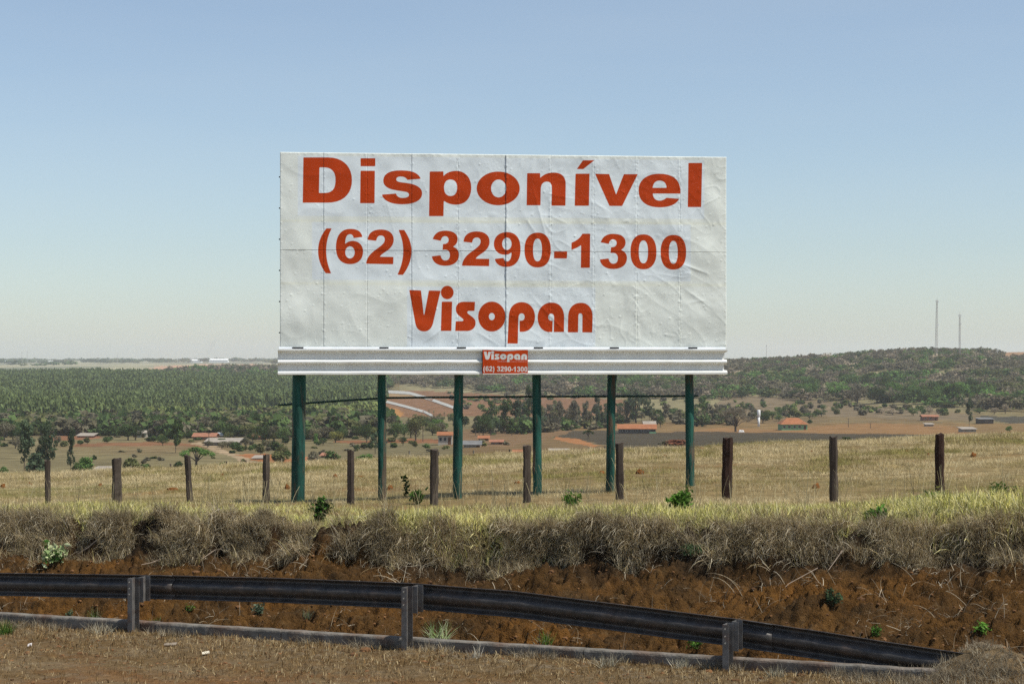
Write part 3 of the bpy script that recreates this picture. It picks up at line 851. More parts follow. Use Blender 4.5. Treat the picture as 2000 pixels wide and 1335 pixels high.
# pole tied behind the posts
pts = []
for px, py in [(542, 792), (583, 789), (640, 785), (690, 781.5), (757, 777.5), (830, 776.5), (900, 776), (1040, 775), (1200, 774.3), (1300, 774), (1370, 773.5)]:
    s_, z_ = board_sz(px, py); pts.append(bpt(float(s_), float(z_), -.36))
b = MB(); b.tube(pts, .021, 8); b.obj('cross_pole', M_pole, bb, smooth=True)

# red nameplate on the apron
def to_plate(glyphs, x0, x1, z0, z1):
    al = np.concatenate([c for g in glyphs for c in g]); lo = al.min(0); hi = al.max(0)
    f = lambda c: np.stack([x0 + (c[:, 0] - lo[0]) / (hi[0] - lo[0]) * (x1 - x0), z0 + (c[:, 1] - lo[1]) / (hi[1] - lo[1]) * (z1 - z0)], -1)
    return [[f(c) for c in g] for g in glyphs]
def psz(px, py):
    s_, z_ = board_sz(px, py); return float(s_), float(z_)
a0, a1 = psz(943.8, 706.7), psz(1028, 684.6)
P3 = to_plate(G3, a0[0], a1[0], a0[1], a1[1])
a0, a1 = psz(943.0, 727.6), psz(1028.6, 714.4)
P2 = to_plate(G2, a0[0], a1[0], a0[1], a1[1])
# small line of capitals between the two
cu = bpy.data.curves.new('caps', 'FONT'); cu.body = 'PAIN\u00c9IS   RODOVI\u00c1RIOS'; cu.resolution_u = 2
co = link(bpy.data.objects.new('caps', cu)); bpy.context.view_layer.update()
tm = bpy.data.meshes.new_from_object(co); bpy.data.objects.remove(co)
bmt = bmesh.new(); bmt.from_mesh(tm)
bnd = [e for e in bmt.edges if len(e.link_faces) == 1]
adj = {}
for e in bnd:
    for v in e.verts: adj.setdefault(v, []).append(e)
loops = []; used = set()
for e in bnd:
    if e in used: continue
    used.add(e); st, cur_ = e.verts; L_ = [st.co.copy()]
    while cur_ is not st:
        L_.append(cur_.co.copy())
        nx = [q for q in adj[cur_] if q not in used]
        if not nx: break
        used.add(nx[0]); cur_ = nx[0].other_vert(cur_)
    loops.append(np.array([(v.x, v.y) for v in L_]))
bmt.free()
a0, a1 = psz(971.0, 706.6), psz(1027.5, 703.9)
P4 = to_plate([loops], a0[0], a1[0], a0[1], a1[1])
s0, z1_ = psz(941.5, 683.2); s1, z0_ = psz(1029.5, 730.5)
S, Z = np.meshgrid(np.linspace(s0, s1, 260), np.linspace(z0_, z1_, 130)); s = S.ravel(); z = Z.ravel()
ink = np.maximum(sdf(np.stack([s, z], -1), P3 + P2, .03), sdf(np.stack([s, z], -1), P4, .02) - 0.0005)
uu = (s - s0) / (s1 - s0); vv = (z - z0_) / (z1_ - z0_)
hgt = .135 + .012 * np.sin(uu * 3.1) + .008 * vn(uu * 3, vv * 2, 120) + .02 * (uu < .02)
zz = z - .028 * np.exp(-((uu - .5) / .22) ** 2) * sstep(.8, 1.0, vv) + .012 * np.exp(-((uu - .9) / .08) ** 2) * sstep(.15, 0, vv)
edge = np.minimum(vv, 1 - vv)
colr = np.where((vv < .035)[:, None], (0.72, .70, .66), (0.47, 0.046, 0.001))
P = np.stack([BX0 + s * BUX + BN.x * hgt - bb_loc.x, BY0 + s * BUY + BN.y * hgt - bb_loc.y, zz - bb_loc.z], -1)
n, m = S.shape; idx = np.arange(n * m).reshape(n, m)
f = np.stack([idx[:-1, :-1], idx[:-1, 1:], idx[1:, 1:], idx[1:, :-1]], -1).reshape(-1, 4)
M_plate = M_panel.copy(); M_plate.name = 'red_plate_with_white_lettering'
for nd in M_plate.node_tree.nodes:
    if nd.type == 'MIX': nd.inputs[7].default_value = (0.62, 0.63, 0.60, 1)
    if nd.type == 'MAP_RANGE' and abs(nd.inputs[1].default_value + .0035) < 1e-4: nd.inputs[1].default_value = -.001; nd.inputs[2].default_value = .001
me = new_mesh('nameplate', P, f, M_plate, smooth=True, cols=colr, floats={'Ink': ink})
o = link(bpy.data.objects.new('nameplate', me)); o.parent = bb; o['label'] = 'small red sheet with white lettering'
b = MB()
p = [bpt(s0 - .008, z0_, .02), bpt(s0 + .004, z0_, .02), bpt(s0 + .004, z0_, .135), bpt(s0 - .008, z0_, .135)]
q = [v + Vector((0, 0, z1_ - z0_)) for v in p]
b.add(p + q, [(3, 2, 1, 0), (4, 5, 6, 7), (0, 1, 5, 4), (1, 2, 6, 5), (2, 3, 7, 6), (3, 0, 4, 7)])
b.obj('nameplate_edge', M_tinback, bb)

# ------------------------------------------------------------------ guardrail
def rail_a(px, b=0.23):
    """distance along the rail at which bearing px meets the vertical plane b"""
    u = (px - 1000) / F
    x0, y0 = from_ab(0, b)
    return (u * y0 - x0) / (AX - u * AY)
def rail_az(px, py, b=0.23):
    a = float(rail_a(px, b)); x, y = from_ab(a, b)
    return a, CZ + (HY - py) * float(y) / F
_rt = [rail_az(*p) for p in [(-150, 1115), (0, 1118), (280, 1122), (540, 1128), (800, 1138), (1000, 1153), (1200, 1178), (1440, 1208), (1600, 1232), (1700, 1248), (1800, 1263), (1900, 1278), (1990, 1292)]]
RT_A = np.array([q[0] for q in _rt]); RT_Z = np.array([q[1] for q in _rt])
rail_top = lambda a: float(np.interp(a, RT_A, RT_Z))
gr = root('guardrail', (*[float(q) for q in from_ab(0, 0)], 0.03), 'dark weathered steel roadside guardrail sinking into the soil at its right end', 'guardrail')
_half = [(-.012, .156), (-.004, .150), (-.030, .140), (-.076, .120), (-.082, .108), (-.082, .094), (-.074, .082), (-.022, .052), (-.006, .034), (0, .016), (0, 0)]
WP = [(d, z) for d, z in _half] + [(d, -z) for d, z in _half[::-1][1:]]
# d is towards the far side here: crests point away from the viewer
def beam(a0, a1, out=0.0, b0=.20):
    n = max(2, int((a1 - a0) / .12)); V = []
    for k in range(n + 1):
        a = a0 + (a1 - a0) * k / n
        zt_ = rail_top(a); zc = zt_ - .156
        dent = .004 * math.sin(a * 5.1) + .003 * math.sin(a * 13)
        for d, z in WP:
            x, y = from_ab(a, b0 + out - d + dent)
            V.append((x, y, zc + z))
    m = len(WP); fs = []
    for k in range(n):
        for i in range(m - 1):
            fs.append((k * m + i, k * m + i + 1, k * m + m + i + 1, k * m + m + i))
    b = MB(); b.add(V, fs)
    # return thickness
    o = b.obj('beam', M_steel, gr, smooth=True)
    sm = o.modifiers.new('thickness', 'SOLIDIFY'); sm.thickness = .003
    return o
P_A = [to_ab(*at(px, 0, Y)[:2])[0] for px, Y in ((255, 22.95), (790, 21.27), (1420, 19.55))]
P_A = [float(rail_a(q, -.075)) for q in (249, 784, 1411)]
lap = [P_A[0] - 4.0 + .30] + [p + .30 for p in P_A] + [P_A[2] + 3.75]
for i in range(4):
    beam(lap[i] - (.16 if i else .0), lap[i + 1] + .16, out=.014 * (i % 2), b0=.23)
beam(lap[0] - 4.0, lap[0] + .16, out=.006, b0=.23)
def channel(a0, b0, b1, z0, z1, w_, th=.006, cut=0.0, name='post', mat=M_steel_post):
    """C profile: web at a0, two flanges reaching w_ along the rail"""
    b = MB()
    sec = [(0, 0), (w_, 0), (w_, th), (th, th), (th, b1 - b0 - th), (w_, b1 - b0 - th), (w_, b1 - b0), (0, b1 - b0)]
    lo = [];hi = []
    for da, db in sec:
        x, y = from_ab(a0 + da, b0 + db)
        lo.append((x, y, z0)); hi.append((x, y, z1 - cut * (1 - da / w_) * 0 - (cut if da < th * 2 and th < db < (b1 - b0 - 2 * th) else 0)))
    n = len(sec)
    b.add(lo + hi, [(i, (i + 1) % n, n + (i + 1) % n, n + i) for i in range(n)] + [(n + 0, n + 1, n + 2, n + 3), (n + 0, n + 3, n + 4, n + 7), (n + 4, n + 5, n + 6, n + 7)])
    return b.obj(name, mat, gr)
for px, zt_off, base_py, top_py in ((249, 0, 1236, 1129), (784, 0, 1268, 1147), (1411, 0, 1310, 1219)):
    a, ztp = rail_az(px, top_py, -.15)
    x, y = from_ab(a, -.15)
    po = channel(a, -.15, 0.0, nz(float(x), float(y)) - .3, ztp, .072, name='post')
    for k, dz in enumerate((.045, .125, .20)):
        bx, by = from_ab(a + .032, -.153)
        b = MB(); b.tube([(float(bx), float(by) + .006, ztp - dz), (float(bx) - .002, float(by) - .006, ztp - dz)], .009, 6); b.obj('bolt', M_bolt, gr)
    channel(a + .055, 0.004, .148, rail_top(a) - .32, rail_top(a) + .0, .075, name='spacer_block')

# concrete kerb blocks along the foot of the rail
ck = root('concrete_kerb', (*[float(q) for q in from_ab(0, .09)], 0.02), 'low weathered concrete edging under the steel guardrail', 'kerb')
edges = list(np.cumsum([0, 2.3, 2.05, 1.0, 1.9, 1.95, 2.1, 1.9, 2.2, 2.0, 1.7]) - 9.0)
for i in range(len(edges) - 1):
    a0, a1 = edges[i] + .006, min(edges[i + 1] - .006, 6.3)
    if a1 <= a0: continue
    n = int((a1 - a0) / .05); rows = []
    off = random.uniform(-.006, .006)
    top_of = lambda a: .035 + .014 * a + .125 + off + .007 * float(vn(np.array([a * 4.3]), np.array([i * 3.]), 141)[0])
    S = [(0.03, -.35), (0.03, -.03), (0.034, -.012), (0.046, 0), (.145, 0), (.157, -.015), (.16, -.35)]
    V = []
    for k in range(n + 1):
        a = a0 + (a1 - a0) * k / n; zt_ = top_of(a)
        chip = max(0, float(vn(np.array([a * 9]), np.array([i * 5.]), 142)[0]) - .35) * .03
        for j, (bb_, dz) in enumerate(S):
            x, y = from_ab(a, bb_ + (chip if j in (1, 2, 3) else 0) + .004 * float(vn(np.array([a * 2.]), np.array([j * 1.]), 143)[0]))
            V.append((float(x), float(y), zt_ + dz - (chip * .8 if j in (2, 3) else 0)))
    m = len(S)
    fs = [(k * m + j, k * m + m + j, k * m + m + j + 1, k * m + j + 1) for k in range(n) for j in range(m - 1)]
    fs += [tuple(range(m)), tuple(n * m + j for j in range(m))[::-1]]
    b = MB(); b.add(V, fs); b.obj('kerb_block', M_conc, ck)

# ------------------------------------------------------------------ wooden fence
M_wood = mk('weathered_fence_wood', base=(0.095, 0.075, 0.058), var=0.5, vscale=14, rough=0.9, bump=0.01, bscale=40, second=(0.045, 0.034, 0.028),
            sscale=7, slo=.45, shi=.62, stretch=(1, 1, .12), spec=.15)
M_wood2 = mk('dark_fence_wood', base=(0.038, 0.020, 0.014), var=0.4, vscale=14, rough=0.85, bump=0.008, bscale=35, stretch=(1, 1, .12), spec=.2)
fence_px = [(93, 898, 975, 11, 0, 0), (228, 894, 980, 19, 0, 2), (366, 888, 977, 12, 7, 0), (520, 886, 974, 14, 0, 0), (684.5, 878, 985, 14, 1, 0), (848, 877, 972, 16, 0, 2),
            (1029, 869, 982, 16, 0, 0), (1210, 863, 975, 17, 0, 2), (1422, 854, 962, 21, -4, 1), (1628, 851, 972, 17, 0, 0), (1836, 846, 942, 18, -1, 1)]
fY = lambda k: 35.5 + (28.7 - 35.5) * k / 10
fr = root('wooden_fence', at(848, 972, fY(5)), 'field fence of short rough wooden posts in front of the billboard', 'fence')
heads = []
for k, (px, pt, pb, wd, lean, kind) in enumerate(fence_px):
    Y = fY(k); r = wd * Y / F / 2
    top = at(px, pt, Y); bot = at(px + lean, pb, Y); bot.z = nz(bot.x, bot.y) - .25
    rs = random.Random(500 + k); b = MB(); n = 8 if kind != 2 else 6; rings = 16; V = []
    ang = rs.uniform(0, .5)
    for i in range(rings + 1):
        t = i / rings; c = bot.lerp(top, t)
        for q in range(n):
            th = 6.28318 * q / n + ang
            sq = 1 / max(abs(math.cos(th - ang * .3)), abs(math.sin(th - ang * .3))) if kind else 1
            rr_ = r * (0.88 + .12 * sq) * (1 + .07 * math.sin(q * 2.4 + i * .25 + k) + rs.uniform(-.05, .05) + .05 * math.sin(i * .9 + k))
            dz = rs.uniform(-.03, .012) if i == rings else 0
            V.append(c + Vector((math.cos(th) * rr_, math.sin(th) * rr_, dz)))
    fs = [(i * n + q, i * n + (q + 1) % n, (i + 1) * n + (q + 1) % n, (i + 1) * n + q) for i in range(rings) for q in range(n)]
    fs.append(tuple(rings * n + q for q in range(n))); b.add(V, fs)
    o = b.obj('post', M_wood2 if kind == 1 else M_wood, fr)
    if kind == 1: o['label'] = 'dark square-cut fence post'
    heads.append((bot, top))
for wz in (.16, .38, .60, .82):
    b = MB(); pts = []
    for k, (bo, to) in enumerate(heads):
        g = nz(to.x, to.y); hh = to.z - g
        p = bo.lerp(to, 0.25 / (to.z - bo.z) + (1 - .25 / (to.z - bo.z)) * (wz * 1.08)); pts.append(p + Vector((0, -.0, 0)))
        if k < 10:
            q0 = p; nb_, nt_ = heads[k + 1]; q1 = nb_.lerp(nt_, 0.25 / (nt_.z - nb_.z) + (1 - .25 / (nt_.z - nb_.z)) * (wz * 1.08))
            pts.append((q0 + q1) / 2 - Vector((0, 0, .025)))
    d = (pts[0] - pts[2]); pts = [pts[0] + d] + pts; d = pts[-1] - pts[-3]; pts.append(pts[-1] + d)
    b.tube(pts, .0012, 4); b.obj('wire', M_wood2, fr)

# small posts of the far fence, beyond the brow of the field
ff = root('far_fence', at(500, 900, 104), 'row of tiny pale fence posts along the far edge of the field', 'fence')
for px, pt, pb in [(12, 927, 945), (55, 922, 940), (180, 913, 930), (256, 909, 928), (293, 908, 927), (334, 905, 924), (445, 900, 915), (481, 898, 914), (552, 895, 911), (618, 893, 908), (655, 892, 907), (727, 890, 902),
                   (798, 880, 895), (858, 882, 895), (926, 879, 893), (993, 877, 890), (1045, 876, 889), (1148, 873, 886), (1180, 871, 885), (1244, 870, 883), (1777, 852, 864), (1860, 850, 862)]:
    Y = 104; p = at(px + random.uniform(-2, 2), pt, Y); g = nz(p.x, p.y)
    b = MB(); b.tube([(p.x, p.y, g - .2), (p.x + random.uniform(-.05, .05), p.y, p.z)], [.055, .05], 6); b.obj('post', M_wood if px % 2 else M_conc, ff)

# ------------------------------------------------------------------ grass and weeds
def blade_mesh(name, n, spread, hlo, hhi, wd, cols, lean=.35, curl=.5, seg=3, mat=M_blade, tipw=.15, droop=0.0, seed=1, bias=None):
    rs = random.Random(seed); b = MB()
    for _ in range(n):
        r = spread * math.sqrt(rs.random()); th = rs.uniform(0, 6.28); x, y = r * math.cos(th), r * math.sin(th)
        h = rs.uniform(hlo, hhi); d = rs.uniform(0, 6.28) if bias is None else rs.gauss(-1.5708, bias); tilt = rs.uniform(0, lean); cv = rs.uniform(-.2, 1) * curl
        side = Vector((-math.sin(d), math.cos(d), 0)); rot = rs.uniform(-1.2, 1.2)
        side = Vector((math.cos(d + 1.57 + rot), math.sin(d + 1.57 + rot), 0)) * (wd * rs.uniform(.6, 1.3) / 2)
        p = Vector((x, y, -.02)); a = tilt; V = []
        c = rs.choice(cols); f = rs.uniform(.75, 1.25); c = tuple(q * f for q in c)
        for i in range(seg + 1):
            t = i / seg; w_ = 1 - (1 - tipw) * t
            V += [p - side * w_, p + side * w_]
            a += cv / seg * (0.5 + t) + droop * t
            p = p + Vector((math.cos(d) * math.sin(a), math.sin(d) * math.sin(a), math.cos(a))) * (h / seg)
        b.add(V, [(2 * i, 2 * i + 1, 2 * i + 3, 2 * i + 2) for i in range(seg)], c)
    me = new_mesh(name, b.v, b.f, mat, cols=b.c)
    return bpy.data.objects.new(name, me)

def scatter(name, P, rotz, scl, pick, protos, tilt=None, label=None, cat=None, kind='stuff'):
    col = bpy.data.collections.new(name + '_sources')
    for i, p in enumerate(protos):
        p.name = '%s_source_%02d' % (name, i); col.objects.link(p)
    P = np.asarray(P, np.float32)
    me = bpy.data.meshes.new(name); me.vertices.add(len(P)); me.vertices.foreach_set('co', P.ravel())
    r = np.zeros((len(P), 3), np.float32); r[:, 2] = rotz
    if tilt is not None: r[:, 0] = tilt[:, 0]; r[:, 1] = tilt[:, 1]
    a = me.attributes.new('rot', 'FLOAT_VECTOR', 'POINT'); a.data.foreach_set('vector', r.ravel())
    s3 = np.asarray(scl, np.float32)
    if s3.ndim == 1: s3 = np.stack([s3, s3, s3], -1)
    a = me.attributes.new('scl', 'FLOAT_VECTOR', 'POINT'); a.data.foreach_set('vector', s3.ravel())
    a = me.attributes.new('pick', 'INT', 'POINT'); a.data.foreach_set('value', np.asarray(pick, np.int32))
    o = link(bpy.data.objects.new(name, me))
    ng = bpy.data.node_groups.new(name, 'GeometryNodeTree')
    ng.interface.new_socket('Geometry', in_out='INPUT', socket_type='NodeSocketGeometry')
    ng.interface.new_socket('Geometry', in_out='OUTPUT', socket_type='NodeSocketGeometry')
    N = ng.nodes; L = ng.links
    gi = N.new('NodeGroupInput'); go = N.new('NodeGroupOutput'); ip = N.new('GeometryNodeInstanceOnPoints'); ci = N.new('GeometryNodeCollectionInfo')
    ci.inputs['Collection'].default_value = col; ci.inputs['Separate Children'].default_value = True; ci.inputs['Reset Children'].default_value = True
    def na(nm, ty):
        q = N.new('GeometryNodeInputNamedAttribute'); q.data_type = ty; q.inputs['Name'].default_value = nm; return q.outputs['Attribute']
    L.new(gi.outputs[0], ip.inputs['Points']); L.new(ci.outputs[0], ip.inputs['Instance']); ip.inputs['Pick Instance'].default_value = True
    L.new(na('pick', 'INT'), ip.inputs['Instance Index']); L.new(na('rot', 'FLOAT_VECTOR'), ip.inputs['Rotation']); L.new(na('scl', 'FLOAT_VECTOR'), ip.inputs['Scale'])
    L.new(ip.outputs[0], go.inputs[0])
    md = o.modifiers.new('scatter', 'NODES'); md.node_group = ng
    o['kind'] = kind
    if label: o['label'] = label
    if cat: o['category'] = cat
    return o

R = RNG
def rnd_tilt(n, a): return R.uniform(-a, a, (n, 2))
GREYS = [(.66, .56, .38), (.66, .54, .33), (.30, .23, .14), (.78, .68, .50), (.05, .036, .021), (.48, .37, .20), (.08, .058, .033), (.13, .093, .055), (.40, .34, .14)]
STRAW = [(.44, .36, .19), (.36, .28, .14), (.52, .44, .27), (.25, .18, .085), (.40, .30, .14), (.27, .23, .085)]
YGREEN = [(.66, .60, .20), (.52, .50, .14), (.80, .73, .34), (.13, .15, .04), (.72, .63, .30), (.80, .74, .42), (.10, .10, .04)]

# hanging dead grass at the lip of the bank
dead = [blade_mesh('dead', 34, .15, .16, .48, .0075, GREYS, lean=1.1, curl=1.5, seg=4, seed=i, droop=.15) for i in range(3)] + \
       [blade_mesh('dead', 38, .12, .22, .55, .0075, GREYS, lean=.9, curl=1.9, seg=5, seed=10 + i, droop=.35, bias=.7) for i in range(3)]
n = 11500
a = R.uniform(-13, 11, n); 
lowb = np.interp(a, [-13, -8, -6, -3, 0, 3, 4.5, 6, 7.5, 11], [2.6, 2.8, 3.15, 3.5, 3.72, 3.8, 3.7, 3.45, 3.1, 3.0]) + .45 * vn(a * 1.1, a * 0, 151) + .40 * vn(a * 3.2, a * 0, 152)
b_ = lowb + (4.2 - lowb) * R.beta(2.0, 1.0, n)
a = np.concatenate([a, R.uniform(-13, 11, 3600)]); b_ = np.concatenate([b_, R.normal(3.95, .13, 3600) - .30 * vn(a[n:] * .45, a[n:] * 0 + 3.3, 11) - .16 * vn(a[n:] * 1.7, a[n:] * 0 + 1.3, 12)]); n = len(a)
cl = vn(a * 1.6, b_ * 1.9, 153)
keep = (cl > .14) | ((b_ > 3.6) & (cl > np.where(a > 2.5, -.45, -.12))); a, b_ = a[keep], b_[keep]; n = len(a)
x, y = from_ab(a, b_); z = near_z(x, y)
scatter('dead_grass', np.stack([x, y, z - .02], -1), R.normal(-.446, .7, n), R.uniform(.38, 1.12, n) * (0.80 + .45 * vn(a * 1.9, b_ * 1.2, 154)), np.where(b_ > 3.55, R.randint(2, 6, n), R.randint(0, 4, n)), dead, tilt=rnd_tilt(n, .35),
        label='dead grey grass hanging over the lip of the earth bank', cat='grass')
# yellow green tussocks along the crest
yg = [blade_mesh('yg', 30, .13, .08, .26, .0155, YGREEN if i < 3 else STRAW, lean=1.1, curl=1.4, seg=3, seed=20 + i) for i in range(5)]
n = 12000
a = R.uniform(-13, 12, n); b_ = 3.95 + 4.4 * R.beta(1.0, 1.9, n)
x, y = from_ab(a, b_); z = near_z(x, y)
sc = R.uniform(.55, 1.15, n) * (0.85 + .5 * vn(a * .55, b_ * .6, 161)) * np.interp(a, [-13, 2, 5, 12], [1, 1, 1.2, 1.4]) * np.interp(b_, [4.2, 5.5, 8.4], [1.05, .85, .5])
pk = np.where(vn(a * .7, b_ * .9, 162) > R.uniform(-.9, .35, n), R.randint(0, 3, n), R.randint(3, 5, n))
scatter('verge_grass', np.stack([x, y, z - .01], -1), R.uniform(0, 6.28, n), sc, pk, yg, tilt=rnd_tilt(n, .3),
        label='yellow green tussocks along the crest of the bank', cat='grass')
# straw in the field
st = [blade_mesh('st', 42, .20, .05, .19, .009, [[(.62, .52, .32), (.52, .42, .24), (.46, .36, .19)], [(.58, .47, .27), (.48, .38, .2)], STRAW, [(.40, .31, .15), (.32, .25, .11), (.5, .4, .22)], [(.30, .28, .09), (.24, .20, .08), (.38, .33, .13)]][i], lean=.9, curl=.9, seg=2, seed=40 + i) for i in range(5)]
def field_pts(n, y0, y1, pw=1.0):
    t = R.uniform(0, 1, n) ** pw; y = y0 + (y1 - y0) * t; x = R.uniform(-.325, .325, n) * y
    return x, y
xs, ys = [], []
for nn, y0, y1 in ((17000, 24, 48), (15000, 48, 75), (13000, 75, 106)):
    x, y = field_pts(nn, y0, y1); xs.append(x); ys.append(y)
x = np.concatenate(xs); y = np.concatenate(ys)
a, b_ = to_ab(x, y); k = b_ > 6.3; x, y = x[k], y[k]; n = len(x)
sc = R.uniform(.6, 1.2, n) * (1 + (y - 24) / 90) * np.interp(y, [24, 40, 75], [.55, .62, 1]) * (.9 + .6 * vn(x * .25, y * .2, 171))
q_ = vn(x * .22, y * .09, 172) + .6 * vn(x * .7, y * .3, 173) + R.uniform(-.35, .35, n)
pk = np.where(q_ > .12, R.randint(0, 2, n), np.where(q_ > -.4, R.randint(2, 4, n), 4))
k = (vn(x * .9, y * .5, 174) > -.42); x, y, sc, pk = x[k], y[k], sc[k], pk[k]; n = len(x)
scatter('field_grass', np.stack([x, y, near_z(x, y) - .01], -1), R.uniform(0, 6.28, n), np.stack([sc * 1.1, sc * 1.1, sc * .85], -1), pk, st, tilt=rnd_tilt(n, .25),
        label='dry straw coloured pasture covering the field', cat='grass')
# thin seed stalks standing above the grass
sk = [blade_mesh('sk', 3, .06, .30, .62, .006, [(.40, .34, .20), (.34, .28, .15)], lean=.35, curl=.7, seg=5, seed=60 + i, tipw=.8) for i in range(4)]
n = 420
a = R.uniform(-13, 12, n); b_ = R.uniform(4.2, 14, n); x, y = from_ab(a, b_)
scatter('seed_stalks', np.stack([x, y, near_z(x, y)], -1), R.uniform(0, 6.28, n), R.uniform(.6, 1.35, n), R.randint(0, 4, n), sk, tilt=rnd_tilt(n, .15),
        label='thin pale seed stalks rising above the crest grass', cat='grass')
# pale twigs and stalks lying on the bank face
tw = [blade_mesh('tw', 5, .12, .12, .42, .0075, [(.58, .50, .37), (.42, .34, .23), (.28, .20, .13)], lean=1.3, curl=1.6, seg=5, seed=70 + i, tipw=.5, droop=.2) for i in range(4)]
n = 1500
a = R.uniform(-12, 10, n); b_ = R.uniform(.6, 3.9, n); k = R.uniform(0, 1, n) < .18 + .3 * sstep(2, 8, a) + .75 * sstep(.1, .6, vn(a * .9, b_ * 1.2, 181)); a, b_ = a[k], b_[k]; n = len(a); x, y = from_ab(a, b_)
scatter('bank_stalks', np.stack([x, y, near_z(x, y) + .01], -1), R.uniform(0, 6.28, n), R.uniform(.5, 1.3, n), R.randint(0, 4, n), tw, tilt=rnd_tilt(n, .6),
        label='pale dead stalks strewn over the earth bank', cat='stalks')
# dead tufts against the kerb and straw litter on the verge
kt = [blade_mesh('kt', 30, .07, .05, .17, .006, [(.36, .31, .22), (.27, .22, .15), (.42, .37, .27), (.2, .15, .1)], lean=1.1, curl=.8, seg=3, seed=80 + i) for i in range(4)]
n = 900
a = R.uniform(-9, 8.5, n); b_ = np.where(R.uniform(0, 1, n) < .75, R.normal(-.03, .05, n), R.normal(.28, .08, n))
k = (vn(a * 1.4, a * 0, 191) > .05) | (R.uniform(0, 1, n) < .12); a, b_ = a[k], b_[k]
a2 = R.normal(6.3, .6, 260); b2 = R.normal(-.05, .22, 260); a3 = R.uniform(-9, -5.6, 260); b3 = R.normal(.05, .18, 260)
a = np.concatenate([a, a2, a3]); b_ = np.concatenate([b_, b2, b3]); n = len(a); x, y = from_ab(a, b_)
scatter('kerb_tufts', np.stack([x, y, near_z(x, y)], -1), R.uniform(0, 6.28, n), R.uniform(.5, 1.25, n), R.randint(0, 4, n), kt, tilt=rnd_tilt(n, .4),
        label='short bleached tufts at the foot of the kerb', cat='grass')
li = [blade_mesh('li', 9, .16, .02, .075, .007, [(.30, .20, .09), (.20, .12, .05), (.44, .34, .19), (.07, .04, .02)], lean=1.5, curl=.3, seg=1, seed=90 + i, tipw=.7) for i in range(5)]
n = 6000
a = R.uniform(-10, 9, n); b_ = -R.exponential(1.7, n) - .02; b_ = np.maximum(b_, -6); x, y = from_ab(a, b_)
scatter('straw_litter', np.stack([x, y, near_z(x, y) + .012], -1), R.uniform(0, 6.28, n), R.uniform(.5, 1.2, n), R.randint(0, 5, n), li, tilt=rnd_tilt(n, .15),
        label='scraps of straw lying over the dirt verge', cat='litter')
# pebbles and clods on verge and bank
M_peb = mk('pebble', base=(0.15, 0.072, 0.028), var=.3, vscale=3, rnd=.35)
def rock(seed, r=1.0):
    rs = random.Random(seed); bm = bmesh.new(); bmesh.ops.create_icosphere(bm, subdivisions=1, radius=r)
    for v in bm.verts: v.co = Vector((v.co.x * 1.1, v.co.y, v.co.z * .7)) * rs.uniform(.72, 1.2)
    me = bpy.data.meshes.new('rock'); bm.to_mesh(me); bm.free(); me.materials.append(M_peb); return bpy.data.objects.new('rock', me)
n = 5200
a = R.uniform(-11, 9.5, n); b_ = np.where(R.uniform(0, 1, n) < .5, R.uniform(-5, 0, n), R.uniform(.3, 3.6, n)); x, y = from_ab(a, b_)
scatter('soil_crumbs', np.stack([x, y, near_z(x, y)], -1), R.uniform(0, 6.28, n), .005 + R.exponential(.0085, n), R.randint(0, 4, n), [rock(i) for i in range(4)],
        label='loose crumbs of earth on verge and bank', cat='crumbs')

# ------------------------------------------------------------------ trees
def fol(name, c, var=.35, vs=.25, trans=.3):
    return mk(name, base=c, var=var, vscale=vs, trans=trans, rnd=.22)
F_MANGO = fol('dark_mango_leaves', (0.061, 0.090, 0.032)); F_GREEN = fol('green_leaves', (.098, .145, .050)); F_BRIGHT = fol('bright_leaves', (.125, .215, .058))
F_OLIVE = fol('olive_leaves', (0.145, 0.152, 0.061)); F_YEL = fol('yellow_green_leaves', (0.228, 0.225, 0.065)); F_GREY = fol('grey_scrub_leaves', (0.160, 0.142, 0.094))
F_EUC = fol('eucalyptus_leaves', (0.088, 0.119, 0.067)); F_BARE = fol('leafless_twigs', (0.19, 0.160, 0.112)); F_PALE = fol('pale_dry_crowns', (0.365, 0.297, 0.210))
F_RED = fol('reddish_scrub', (0.259, 0.109, 0.065)); F_PLANT = fol('plantation_leaves', (.165, .205, .080), vs=.05); F_YOUNG = fol('young_plantation_leaves', (.215, .255, .085), vs=.05)
F_PALM = fol('palm_fronds', (0.129, 0.145, 0.087)); F_HAZEL = fol('brown_scrub_leaves', (0.165, 0.148, 0.088))
M_TRUNK = mk('tree_bark', base=(.10, .075, .055), var=.3, vscale=2); M_TRUNKP = mk('pale_bark', base=(.26, .23, .19), var=.3, vscale=1.5)

